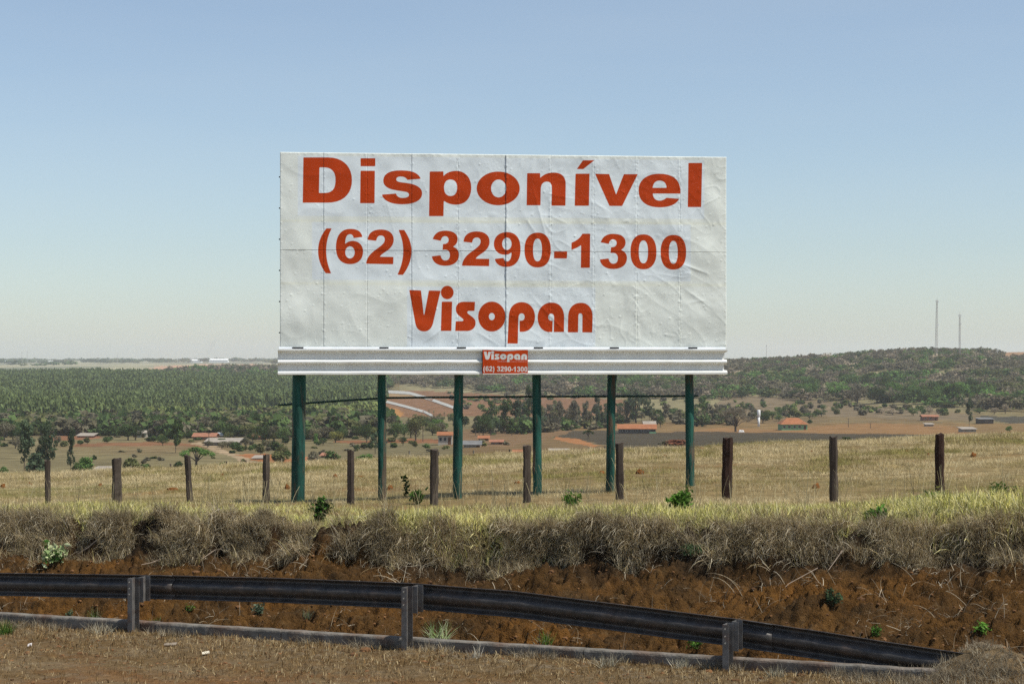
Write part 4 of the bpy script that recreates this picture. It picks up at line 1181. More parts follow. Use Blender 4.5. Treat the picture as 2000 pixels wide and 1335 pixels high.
def quads(cen, nrm, size, jit, rs):
    """leaf faces: centres n x 3, normals n x 3"""
    n = len(cen)
    t = rs.normal(size=(n, 3)); nn = nrm + rs.normal(size=(n, 3)) * jit
    nn /= np.linalg.norm(nn, axis=1)[:, None] + 1e-9
    u = np.cross(nn, t); u /= np.linalg.norm(u, axis=1)[:, None] + 1e-9; v = np.cross(nn, u)
    s = (size * rs.uniform(.6, 1.4, n))[:, None]
    P = np.stack([cen - u * s - v * s * .6, cen + u * s * .7 - v * s, cen + u * s + v * s * .7, cen - u * s * .6 + v * s], 1)
    return P.reshape(-1, 3), np.arange(n * 4).reshape(n, 4)
def crown(name, kind, n, seed):
    rs = np.random.RandomState(seed)
    C = []
    if kind == 'round':
        for _ in range(16):
            d = rs.normal(size=3); d /= np.linalg.norm(d); d[2] = d[2] * .9
            q = rs.uniform(.55, .95); C.append((d[0] * .5 * q * .82, d[1] * .5 * q * .82, .54 + d[2] * .42 * q, rs.uniform(.10, .19)))
        C.append((0, 0, .55, .30))
    elif kind == 'bush':
        for _ in range(14):
            th = rs.uniform(0, 6.28); q = rs.uniform(0, .75); C.append((math.cos(th) * .36 * q, math.sin(th) * .36 * q, rs.uniform(.22, .72) - q * .15, rs.uniform(.14, .24)))
    elif kind == 'spread':
        for _ in range(26):
            th = rs.uniform(0, 6.28); q = math.sqrt(rs.uniform(0, 1)); C.append((math.cos(th) * .42 * q, math.sin(th) * .42 * q, .86 - .25 * q * q + rs.uniform(-.06, .05), rs.uniform(.07, .12)))
    elif kind == 'euc':
        for k in range(22):
            z = rs.uniform(.28, .97); q = rs.uniform(.0, .36) * (1 - abs(z - .6) * 1.1); th = rs.uniform(0, 6.28)
            C.append((math.cos(th) * q, math.sin(th) * q, z, rs.uniform(.07, .14)))
    elif kind == 'bare':
        for _ in range(34):
            th = rs.uniform(0, 6.28); ph = rs.uniform(.1, 1.45); q = rs.uniform(.75, 1)
            C.append((math.cos(th) * math.sin(ph) * .46 * q, math.sin(th) * math.sin(ph) * .46 * q, .42 + math.cos(ph) * .52 * q, .09))
    elif kind == 'cone':
        for k in range(12):
            z = .2 + .75 * k / 11; q = (1 - z) * .42; th = rs.uniform(0, 6.28)
            C.append((math.cos(th) * q, math.sin(th) * q, z, .07 + .16 * (1 - z)))
    C = np.array(C)
    w_ = C[:, 3] ** 2; pk = rs.choice(len(C), n, p=w_ / w_.sum())
    d = rs.normal(size=(n, 3)); d /= np.linalg.norm(d, axis=1)[:, None]
    rr_ = C[pk, 3] * rs.uniform(.6, 1.08, n)
    cen = C[pk, :3] + d * rr_[:, None] * np.array([1.0, 1.0, .8])
    sz = {'round': .020, 'bush': .034, 'spread': .018, 'euc': .021, 'bare': .007, 'cone': .036}[kind] * (1400 / n) ** .45
    if kind == 'bare':
        # thin upright twigs
        s2 = np.full(n, sz); t = d * .55 + np.array([0, 0, .6]); t /= np.linalg.norm(t, axis=1)[:, None]
        u = np.cross(t, rs.normal(size=(n, 3))); u /= np.linalg.norm(u, axis=1)[:, None]
        L_ = .075; u *= .0045
        P = np.stack([cen - t * L_ - u, cen - t * L_ + u, cen + t * L_ + u * .4, cen + t * L_ - u * .4], 1).reshape(-1, 3)
        f = np.arange(n * 4).reshape(n, 4)
    else:
        P, f = quads(cen, d * .8 + np.array([0, 0, .35]), np.full(n, sz), .55, rs)
    return new_mesh(name, P, f, F_MANGO), C
def trunk_mesh(name, C, spread, hfork, r, seed, nb=7):
    rs = random.Random(seed); b = MB()
    b.tube([(0, 0, -.04), (.01, 0, hfork * .5), (0.0, .01, hfork)], [r * 1.25, r, r * .8], 7)
    cs = sorted(range(len(C)), key=lambda i: -C[i][3])[:nb] if spread is None else rs.sample(range(len(C)), min(nb, len(C)))
    for i in cs:
        c = Vector(C[i][:3]); m_ = Vector((0, 0, hfork)).lerp(c, .5) + Vector((0, 0, .04))
        b.tube([(0, 0, hfork * .9), m_, c], [r * .6, r * .36, r * .14], 5)
    return new_mesh(name, b.v, b.f, M_TRUNK)
TREES = {}
for kind, nn, var, hf, r in (('round', 1500, 4, .20, .028), ('bush', 900, 3, .12, .02), ('spread', 1500, 2, .36, .035), ('euc', 1500, 4, .55, .014), ('bare', 1500, 2, .22, .03), ('cone', 160, 3, .3, .012)):
    TREES[kind] = []
    for v in range(var):
        me, C = crown('crown', kind, nn, 300 + v * 7 + len(kind))
        TREES[kind].append((me, trunk_mesh('trunk', C, 1, hf, r, 400 + v, nb=12 if kind in ('bare', 'spread') else 7)))
# palm
def palm_mesh(seed):
    rs = random.Random(seed); b = MB()
    for k in range(16):
        th = k * .39 + rs.uniform(-.2, .2); el = rs.uniform(-.1, 1.2); p = Vector((0, 0, .78)); V = []
        for i in range(5):
            t = i / 4; a_ = el - 1.5 * t; w_ = .035 * (1 - .7 * t) + .004; s_ = Vector((-math.sin(th), math.cos(th), 0)) * w_
            V += [p - s_, p + s_]
            p = p + Vector((math.cos(th) * math.cos(a_), math.sin(th) * math.cos(a_), math.sin(a_))) * .085
        b.add(V, [(2 * i, 2 * i + 1, 2 * i + 3, 2 * i + 2) for i in range(4)])
    t_ = MB(); t_.tube([(0, 0, -.03), (.01, 0, .4), (0, 0, .79)], [.03, .022, .024], 6)
    return new_mesh('crown', b.v, b.f, F_PALM), new_mesh('trunk', t_.v, t_.f, M_TRUNK)
TREES['palm'] = [palm_mesh(i) for i in range(2)]
_tc = [0]
def tree(px, base, h, wd, kind, leaf, label, name='tree', group=None, pale=False, dist=None, cat=None):
    x, y, z = ground(px, base)
    if dist: y = dist; x = (px - 1000) / F * y; z = float(far_xy(np.array([x]), np.array([y]))[0])
    m = y / F; H = h * m; W = wd * m
    _tc[0] += 1; rs = random.Random(_tc[0] * 31)
    r = root(name, (x, y, z), label, cat or ('bush' if kind == 'bush' else 'tree'), group)
    cm, tm_ = TREES[kind][_tc[0] % len(TREES[kind])]
    r.rotation_euler.z = rs.uniform(0, 6.28)
    for nm, me, mat in (('trunk', tm_, M_TRUNKP if pale else M_TRUNK), ('crown', cm, leaf)):
        o = link(bpy.data.objects.new(nm, me)); o.parent = r; o.scale = (W, W, H)
        o.material_slots[0].link = 'OBJECT'; o.material_slots[0].material = mat
    return r

# single trees that stand out
T = tree
T(47, 934, 108, 62, 'euc', F_EUC, 'tall ragged eucalyptus left of the first fence post', 'eucalyptus_tree')
T(92, 930, 104, 56, 'euc', F_EUC, 'tall ragged eucalyptus standing behind the leftmost fence post', 'eucalyptus_tree', pale=True)
T(72, 938, 66, 64, 'bush', F_EUC, 'dark leafy thicket at the foot of the leftmost eucalyptus trees', 'bush')
T(138, 928, 92, 30, 'euc', F_EUC, 'slender dark eucalyptus just right of the leftmost fence post', 'eucalyptus_tree')
T(168, 926, 44, 40, 'bush', F_BRIGHT, 'bright green rounded bush right of the slender eucalyptus', 'bush')
T(150, 930, 34, 30, 'bush', F_GREEN, 'green bush under the slender eucalyptus', 'bush')
T(258, 932, 50, 62, 'bush', F_OLIVE, 'broad grey green bush beyond the second fence post', 'bush')
T(288, 930, 32, 36, 'bush', F_GREEN, 'small green bush on the right flank of the broad grey one', 'bush')
T(384, 916, 46, 72, 'spread', F_BRIGHT, 'bright green umbrella shaped tree behind the third fence post', 'spreading_tree')
T(348, 920, 26, 30, 'bush', F_MANGO, 'dark round bush left of the umbrella shaped green tree', 'bush')
T(318, 870, 20, 26, 'round', F_GREEN, 'small green round tree alone in the brown pasture', 'round_tree')
T(343, 884, 66, 42, 'euc', F_MANGO, 'tall dark thin-crowned tree above the umbrella shaped tree', 'eucalyptus_tree')
T(8, 942, 42, 34, 'bush', F_GREEN, 'green bush at the very left edge of the field', 'bush')
T(118, 940, 26, 40, 'bush', F_OLIVE, 'low olive scrub between the leftmost eucalyptus trees', 'bush')
T(545, 905, 30, 44, 'bush', F_OLIVE, 'olive bush left of the thickest billboard post', 'bush')
T(612, 908, 36, 40, 'bush', F_GREY, 'grey green bush right of the thickest billboard post', 'bush')
T(648, 908, 36, 44, 'bush', F_GREEN, 'rounded green bush just left of the fifth fence post', 'bush')
T(718, 908, 26, 60, 'bush', F_BRIGHT, 'low vivid green bush left of the second billboard post', 'bush')
T(655, 864, 26, 38, 'round', F_YEL, 'yellow green tree standing out before the dark palm grove', 'round_tree')
T(616, 866, 26, 14, 'bush', F_BRIGHT, 'narrow bright green bush in front of the palm grove', 'bush')
T(716, 864, 44, 38, 'round', F_MANGO, 'dense dark round tree left of the second billboard post', 'round_tree')
T(733, 886, 40, 44, 'euc', F_EUC, 'loose leaning tree at the foot of the second billboard post', 'eucalyptus_tree')
T(772, 862, 44, 34, 'round', F_GREEN, 'dark green round tree right of the second billboard post', 'round_tree')
T(812, 860, 56, 52, 'round', F_OLIVE, 'large olive tree between second and third billboard posts', 'round_tree')
T(855, 846, 34, 50, 'round', F_BRIGHT, 'bright green tree left of the third billboard post', 'round_tree')
T(868, 858, 26, 40, 'bush', F_GREY, 'grey bush in front of the bright green tree', 'bush')
for i, (px, b_, h_) in enumerate(((838, 816, 18), (847, 818, 17), (868, 818, 15), (880, 822, 14))):
    T(px, b_, h_, 12, 'palm', F_PALM, ['leftmost small palm beside the gravel roads', 'second small palm beside the gravel roads', 'small palm above the bright green tree', 'small palm nearest the third billboard post'][i], 'palm_tree')
T(958, 842, 60, 40, 'euc', F_MANGO, 'dark evergreen right of the third billboard post', 'dark_evergreen')
T(985, 846, 66, 46, 'euc', F_MANGO, 'dark evergreen midway between third and fourth billboard posts', 'dark_evergreen')
T(1013, 846, 62, 48, 'euc', F_EUC, 'dark evergreen nearest left of the fourth billboard post', 'dark_evergreen')
T(1033, 836, 82, 44, 'euc', F_MANGO, 'tallest dark evergreen touching the fourth billboard post', 'dark_evergreen')
for px, b_, h_, w_, lb in ((1072, 838, 48, 34, 'first pale-stemmed thin tree right of the fourth billboard post'), (1092, 840, 56, 36, 'second pale-stemmed thin tree right of the fourth billboard post'),
                           (1120, 838, 54, 34, 'third pale-stemmed thin tree right of the fourth billboard post'), (1146, 836, 52, 32, 'fourth pale-stemmed thin tree, left of the tall dark one'),
                           (1165, 836, 62, 30, 'tall dark thin tree left of the fifth billboard post')):
    T(px, b_, h_, w_, 'euc', F_GREY if 'pale' in lb else F_EUC, lb, 'eucalyptus_tree', pale=True)
T(1242, 826, 76, 54, 'round', F_EUC, 'very tall rounded dark tree behind the long orange roofed house', 'round_tree')
T(1226, 826, 40, 26, 'euc', F_GREY, 'thin grey tree behind the left end of the long house', 'eucalyptus_tree')
T(1268, 826, 44, 30, 'euc', F_EUC, 'loose dark tree behind the gable of the long house', 'eucalyptus_tree')
T(1290, 834, 26, 20, 'round', F_MANGO, 'small dark tree at the right gable of the long house', 'round_tree')
T(1300, 824, 36, 26, 'euc', F_GREY, 'grey thin tree between the fifth and sixth billboard posts', 'eucalyptus_tree')
T(1374, 824, 50, 34, 'euc', F_GREEN, 'green loose tree right of the last billboard post', 'eucalyptus_tree')
T(1398, 824, 36, 22, 'euc', F_GREY, 'thin grey tree left of the leafless spreading tree', 'eucalyptus_tree')
T(1437, 843, 50, 72, 'bare', F_BARE, 'wide leafless tree on the pasture left of the white water tower', 'bare_tree')
T(1149, 857, 19, 24, 'spread', F_MANGO, 'small dark tree alone on the burnt ground', 'round_tree')
T(1196, 838, 14, 14, 'bush', F_MANGO, 'small dark bush left of the long house', 'bush')
T(1322, 872, 18, 56, 'bush', F_RED, 'low reddish scrub left of the last billboard post', 'bush')
T(1302, 872, 15, 40, 'bush', F_GREY, 'low grey scrub on the burnt ground', 'bush')
T(1893, 834, 56, 24, 'euc', F_EUC, 'tall slim dark tree standing alone at right', 'eucalyptus_tree')
T(1971, 844, 15, 18, 'round', F_BRIGHT, 'tiny bright green tree in the pasture at far right', 'round_tree')
T(1582, 827, 10, 16, 'bush', F_MANGO, 'dark bush right of the hip roofed house', 'bush')
T(1541, 818, 12, 9, 'round', F_MANGO, 'small dark tree behind the hip roofed house', 'round_tree')
T(1653, 862, 12, 26, 'bush', F_MANGO, 'low dark bush on the burnt strip right of the tenth fence post', 'bush')
T(1490, 826, 26, 34, 'round', F_MANGO, 'dark round tree just right of the water tower', 'round_tree')
T(1449, 779, 24, 24, 'round', F_MANGO, 'solitary dark tree on the pale slope above the leafless tree', 'round_tree')
# trees on the skyline of the hill
for px, b_, h_, w_, kd, lf, lb in ((1578, 702, 15, 30, 'round', F_GREEN, 'domed green tree on the skyline left of the hill'), (1620, 703, 13, 20, 'round', F_GREY, 'small grey tree second along the skyline'),
        (1655, 702, 18, 32, 'round', F_GREY, 'broad pale grey tree on the skyline'), (1681, 701, 10, 8, 'round', F_MANGO, 'tiny dark tree on the skyline by the broad grey one'),
        (1705, 699, 15, 16, 'round', F_GREEN, 'green tree right of the broad grey skyline tree'), (1722, 699, 9, 14, 'round', F_GREEN, 'low green tree on the skyline right of its taller neighbour'),
        (1758, 695, 14, 14, 'round', F_GREEN, 'green tree on a thin stem left of the two masts'), (1741, 696, 8, 20, 'round', F_BARE, 'low brown crown on the skyline before the masts'),
        (1836, 684, 14, 11, 'round', F_GREEN, 'small green tree between the two masts'), (1938, 686, 12, 14, 'round', F_BARE, 'small bare tree on the skyline right of the masts'),
        (1500, 706, 14, 26, 'round', F_GREY, 'grey crown on the skyline right of the billboard'), (1478, 704, 10, 20, 'round', F_OLIVE, 'olive crown on the skyline next to the billboard'),
        (1895, 684, 10, 22, 'round', F_GREY, 'grey crown just right of the shorter mast'), (1782, 693, 7, 12, 'round', F_GREY, 'tiny grey crown left of the taller mast')):
    T(px, b_, h_, w_, kd, lf, lb, 'hilltop_tree', dist=2050)

# belts of trees: nothing tells their members apart
rs_ = random.Random(99)
_marks = [(93, 'first'), (228, 'second'), (366, 'third'), (520, 'fourth'), (684, 'fifth'), (848, 'sixth'), (1029, 'seventh'), (1210, 'eighth'), (1422, 'ninth'), (1628, 'tenth'), (1836, 'eleventh')]
def where(px):
    n_, m_ = min(_marks, key=lambda q: abs(q[0] - px))
    return ('straight above the %s fence post' if abs(n_ - px) < 22 else 'up left of the %s fence post' if px < n_ else 'up right of the %s fence post') % m_
BELT = []
def belt(region, n, hr, wr, kinds, label, group, name='belt_tree', seed=1):
    rs = random.Random(seed); poly = np.array(region); x0, y0 = poly.min(0); x1, y1 = poly.max(0); L_ = []; tries = 0
    while len(L_) < n and tries < 6000:
        tries += 1
        p = (rs.uniform(x0, x1), rs.uniform(y0, y1))
        if inpoly(np.array([p[0]]), np.array([p[1]]), region)[0]:
            if all((p[0] - q[0]) ** 2 + ((p[1] - q[1]) * 2.2) ** 2 > (min(wr) * .42) ** 2 for q in L_): L_.append(p)
    cuts = sorted(q[1] for q in L_); lo, hi = cuts[len(cuts) // 3], cuts[2 * len(cuts) // 3]
    for p in L_:
        kd, lf = rs.choice(kinds); k = .8 + .4 * (p[1] - y0) / (y1 - y0 + 1e-6)
        look = {'dark_mango_leaves': 'dark', 'green_leaves': 'green', 'bright_leaves': 'bright green', 'olive_leaves': 'olive', 'grey_scrub_leaves': 'grey green', 'brown_scrub_leaves': 'brownish',
                'palm_fronds': 'dusty', 'yellow_green_leaves': 'yellow green', 'pale_dry_crowns': 'pale', 'leafless_twigs': 'leafless'}.get(lf.name, 'green')
        row = 'rear' if p[1] < lo else 'front' if p[1] > hi else 'middle'
        o_ = T(p[0], p[1], rs.uniform(*hr) * k, rs.uniform(*wr) * k, kd, lf, '%s %s %s, %s, %s row' % (look, {'bush': 'bush', 'palm': 'palm'}.get(kd, 'tree'), label, where(p[0]), row), name, group)
        BELT.append((p[0], o_))
mix1 = [('round', F_MANGO), ('round', F_MANGO), ('round', F_OLIVE), ('round', F_GREEN), ('round', F_HAZEL), ('round', F_GREY), ('bush', F_MANGO)]
belt([(0, 836), (250, 834), (510, 832), (510, 862), (400, 850), (250, 861), (180, 848), (0, 862)], 62, (24, 36), (34, 50), mix1,
     'in left valley belt', 'dark trees of the left valley belt', seed=2)
belt([(490, 830), (745, 828), (745, 860), (600, 864), (490, 870)], 50, (20, 34), (26, 40), mix1 + [('palm', F_PALM), ('palm', F_PALM), ('round', F_GREY)],
     'in grove', 'grove behind the left billboard posts', seed=3)
belt([(0, 862), (36, 862), (36, 856), (0, 850)], 3, (26, 34), (28, 40), [('round', F_GREEN), ('round', F_YEL)], 'at the left edge', 'trees at the left edge', seed=4)
belt([(755, 836), (900, 822), (925, 836), (880, 850), (770, 858)], 20, (18, 30), (24, 36), mix1, 'by gravel roads', 'trees where the gravel roads end', seed=5)
belt([(440, 866), (520, 862), (545, 886), (470, 884)], 8, (10, 16), (12, 22), [('bush', F_GREEN), ('bush', F_OLIVE), ('bush', F_GREY)], 'among village roofs', 'bushes among the village roofs', 'bush', seed=6)
belt([(1390, 824), (1500, 824), (1640, 816), (1640, 808), (1390, 808)], 26, (12, 24), (20, 36), [('bush', F_GREY), ('bush', F_OLIVE), ('round', F_GREEN)],
     'at slope foot', 'trees along the foot of the slope', seed=7)
belt([(1500, 806), (1700, 800), (1990, 808), (1990, 814), (1900, 816), (1700, 812)], 12, (12, 22), (18, 30), [('bush', F_GREY), ('round', F_PALE), ('round', F_GREEN)],
     'below hillside wood', 'small trees at the lower edge of the hill', seed=8)

belt([(320, 852), (560, 850), (570, 898), (480, 882), (400, 874)], 22, (14, 26), (20, 34), mix1 + [('bush', F_GREEN), ('bush', F_OLIVE)], 'among village roofs', 'trees among the village roofs', seed=21)
belt([(-20, 862), (330, 856), (330, 866), (-20, 880)], 16, (12, 24), (20, 34), mix1 + [('bush', F_GREEN), ('bush', F_OLIVE)], 'by the red track', 'trees by the red track', seed=22)
belt([(560, 862), (750, 858), (880, 864), (880, 880), (740, 880), (560, 884)], 14, (10, 20), (16, 30), [('bush', F_OLIVE), ('bush', F_GREY), ('round', F_MANGO), ('bush', F_GREEN)], 'in the dip', 'bushes in the dip', seed=23)
belt([(930, 846), (1060, 838), (1075, 846), (950, 856)], 9, (24, 44), (26, 40), [('round', F_MANGO), ('round', F_EUC), ('bush', F_MANGO)], 'among evergreens', 'trees among the dark evergreens', seed=24)
belt([(1050, 838), (1210, 834), (1210, 828), (1050, 828)], 14, (22, 46), (22, 34), [('euc', F_GREY), ('euc', F_EUC), ('round', F_GREY), ('euc', F_OLIVE)], 'in the thin grove', 'trees of the thin grove', seed=25)
belt([(1210, 826), (1420, 824), (1420, 816), (1210, 816)], 16, (16, 34), (20, 32), [('euc', F_GREY), ('round', F_OLIVE), ('round', F_GREY), ('bush', F_GREEN)], 'behind the long house', 'trees behind the long house', seed=26)

# big green crowns that stand out on the hillside
belt([(1540, 758), (1680, 752), (1980, 770), (1990, 800), (1850, 796), (1560, 782)], 44, (24, 42), (34, 62), [('round', F_GREEN), ('round', F_GREEN), ('round', F_MANGO), ('round', F_BRIGHT), ('round', F_GREY)],
     'on hillside', 'green crowns on the right hillside', 'hillside_tree', seed=9)
belt([(1020, 745), (1420, 742), (1500, 760), (1420, 778), (1030, 768)], 34, (16, 26), (24, 36), [('round', F_GREEN), ('round', F_GREEN), ('round', F_OLIVE), ('round', F_HAZEL)],
     'in far wood', 'green crowns in the wood under the billboard', 'hillside_tree', seed=10)

# ------------------------------------------------------------------ woods too far to count
def lite(kind, n, mat, seed):
    me, C = crown('c', kind, n, seed); me.materials[0] = mat
    return bpy.data.objects.new('c', me)
def wood(name, region, n, hr, wr, protos, label, rowed=False, seed=1, ymax=99999, sel=None):
    rs = np.random.RandomState(seed); poly = np.array(region, float); x0, y0 = poly.min(0); x1, y1 = poly.max(0)
    # candidates spread evenly over the ground itself
    xs_ = rs.uniform(-.36, .36, n * 14); ylo = 300. if name in ('village_scrub', 'pasture_scrub', 'grove_undergrowth') else 700.; ys_ = np.sqrt(rs.uniform(ylo ** 2, (1500. if ylo < 500 else 3300.) ** 2, n * 14)); xs_ = xs_ * ys_
    if rowed: ys_ = np.round(ys_ / 5.5) * 5.5 + rs.uniform(-.8, .8, len(ys_)); xs_ = np.round(xs_ / 3.8) * 3.8 + rs.uniform(-.5, .5, len(xs_))
    zs_ = far_xy(xs_, ys_); u = 1000 + F * xs_ / ys_; v = HY - (zs_ - CZ) * F / ys_
    uj = u + 10 * vn(xs_ / 22, ys_ / 40, 62); vj = v + 2.4 * vn(xs_ / 18, ys_ / 30, 63) * np.clip((v - 690) / 25, 0, 1)
    k = inpoly(uj, vj, region) & (ys_ < ymax)
    if name == 'hillside_scrub': k &= ~((vn(xs_ / 50, ys_ / 70, 61) > .26) & (v < 772))
    xs_, ys_, zs_, u, v = [q[k][:n] for q in (xs_, ys_, zs_, u, v)]
    m = len(xs_)
    H = rs.uniform(*hr, m); W = rs.uniform(*wr, m)
    pk = sel(xs_, ys_, rs, m) if sel else rs.randint(0, len(protos), m)
    print(name, m)
    return scatter(name, np.stack([xs_, ys_, zs_ - .2], -1), rs.uniform(0, 6.28, m), np.stack([W, W, H], -1), pk, protos, label=label, cat='wood')
wood('eucalyptus_plantation', [(-300, 739), (120, 734), (300, 738), (420, 744), (560, 746), (740, 748), (752, 766), (745, 800), (600, 806), (270, 812), (230, 826), (-300, 834)], 26000,
     (9, 14), (3.8, 6.2), [lite('cone', 90, F_PLANT, 1), lite('cone', 90, F_PLANT, 2), lite('cone', 90, F_PLANT, 3), lite('cone', 90, F_YOUNG, 4)],
     'dense plantation of slim eucalyptus trees covering the left of the valley', rowed=True, seed=11,
     sel=lambda x, y, r, m: np.where(r.uniform(0, 1, m) < .05 + .3 * sstep(0, .8, vn(x / 60, y / 90, 5)), 3, r.randint(0, 3, m)))
wood('young_plantation', [(270, 812), (600, 806), (745, 800), (745, 822), (600, 826), (270, 832)], 3200, (5, 8), (4.5, 7), [lite('cone', 80, F_YOUNG, 5), lite('cone', 80, F_YOUNG, 6), lite('cone', 80, F_YEL, 7)],
     'paler band of young trees below the plantation', seed=12)
lt = [lite('round', 150, m_, 10 + i) for i, m_ in enumerate((F_GREEN, F_MANGO, F_OLIVE, F_GREY, F_HAZEL, F_BARE, F_PALE, F_BRIGHT))]
def pick_mix(x, y, r, m):
    q = 1.6 * vn(x / 75, y / 110, 6) + .8 * vn(x / 30, y / 38, 7) + r.uniform(-.3, .3, m)
    g = r.choice([0, 0, 1, 2, 7], m); d = r.choice([3, 4, 4, 5, 5, 3, 6], m)
    return np.where(q > .12, g, d)
wood('mixed_wood', [(290, 738), (330, 731), (420, 724), (760, 722), (790, 742), (760, 762), (740, 748), (560, 746), (420, 744)], 2600, (9, 15), (10, 17), lt,
     'mixed green and grey wood above the plantation', seed=13, sel=pick_mix)
lt2 = [lite('round', 150, m_, 30 + i) for i, m_ in enumerate((F_GREEN, F_MANGO, F_OLIVE, F_GREY, F_HAZEL, F_BARE, F_PALE, F_BRIGHT))]
wood('hillside_scrub', [(760, 715), (1000, 705), (1430, 700), (1600, 702), (1830, 688), (1925, 690), (1965, 701), (2100, 704), (2400, 700), (2400, 812), (1980, 806), (1700, 786), (1560, 782), (1480, 774), (1400, 782), (1030, 772), (900, 762), (780, 752)], 11000,
     (3.5, 11), (6, 21), lt2, 'grey brown scrub and green crowns covering the right hills', seed=14, sel=pick_mix)
lt3 = [lite('bush', 120, m_, 50 + i) for i, m_ in enumerate((F_GREEN, F_YOUNG, F_OLIVE, F_GREY))]
wood('slope_scrub', [(1400, 786), (1560, 784), (1700, 792), (1880, 804), (1880, 812), (1600, 804), (1400, 806)], 1100, (3, 5), (4, 7), lt3, 'low green scrub on the slope behind the houses', seed=15)
wood('field_edge_scrub', [(880, 768), (1240, 776), (1400, 784), (1400, 822), (1240, 818), (1060, 826), (1000, 812), (900, 800)], 260, (3, 6), (5, 9), lt3, 'scattered scrub on the red slope', seed=16)
lt4 = [lite('bush', 150, m_, 90 + i) for i, m_ in enumerate((F_GREEN, F_OLIVE, F_GREY, F_MANGO, F_HAZEL))]
wood('village_scrub', [(-200, 828), (250, 828), (560, 824), (760, 826), (760, 852), (600, 858), (420, 850), (330, 858), (240, 850), (-200, 852)], 1700, (5, 12), (8, 16), lt4, 'tangled undergrowth beneath the dark trees of the valley', seed=17)
wood('grove_undergrowth', [(930, 832), (1200, 826), (1430, 822), (1430, 832), (1200, 836), (1060, 846), (930, 848)], 320, (3, 9), (6, 12), lt4, 'tangled growth under the trees behind the billboard posts', seed=19)
wood('pasture_scrub', [(-200, 850), (1000, 842), (1030, 870), (800, 900), (-200, 930)], 90, (1, 2.2), (2, 4.5), lt4, 'low scrub dotted over the valley pastures', seed=18)
# plantation trunks at the near edge and far horizon trees
hz = [lite('round', 70, m_, 70 + i) for i, m_ in enumerate((F_GREEN, F_MANGO, F_OLIVE))]
rs = np.random.RandomState(5); n = 1500
yy = rs.choice([5200, 6800, 7600, 8400, 9400], n) + rs.uniform(-120, 120, n); xx = rs.uniform(-.31, .31, n) * yy
k = (vn(xx / 420, yy / 700, 8) > -.15); xx, yy = xx[k], yy[k]; n = len(xx)
scatter('horizon_trees', np.stack([xx, yy, far_xy(xx, yy)], -1), rs.uniform(0, 6.28, n), np.stack([rs.uniform(30, 90, n), rs.uniform(30, 60, n), rs.uniform(12, 24, n)], -1), rs.randint(0, 3, n), hz,
        label='bluish line of trees along the far horizon', cat='wood')

# ------------------------------------------------------------------ houses, sheds, masts in the valley
M_tile = mk('orange_roof_tiles', base=(.30, .115, .048), var=.25, vscale=.6); M_tile2 = mk('weathered_tiles', base=(.30, .13, .075), var=.3, vscale=.6)
M_fibro = mk('pale_roof_sheets', base=(.30, .255, .205), var=.2, vscale=.5); M_grey = mk('grey_roof_sheets', base=(.16, .155, .15), var=.25, vscale=.5)
M_wallw = mk('whitewashed_wall', base=(.38, .34, .28), var=.15, vscale=.8); M_wallr = mk('reddish_wall', base=(.30, .15, .10), var=.2, vscale=.8)
M_wallg = mk('green_wall', base=(.20, .36, .20), var=.15, vscale=.8); M_walld = mk('dark_stained_wall', base=(.10, .085, .07), var=.25, vscale=.8)
M_pane = mk('window_glass', base=(.03, .035, .04), var=0, rough=.2); M_frame = mk('pale_window_frame', base=(.42, .38, .32), var=.1); M_white = mk('white_paint', base=(.75, .75, .73), var=.08)
M_brownd = mk('brown_door', base=(.12, .06, .035), var=.1)

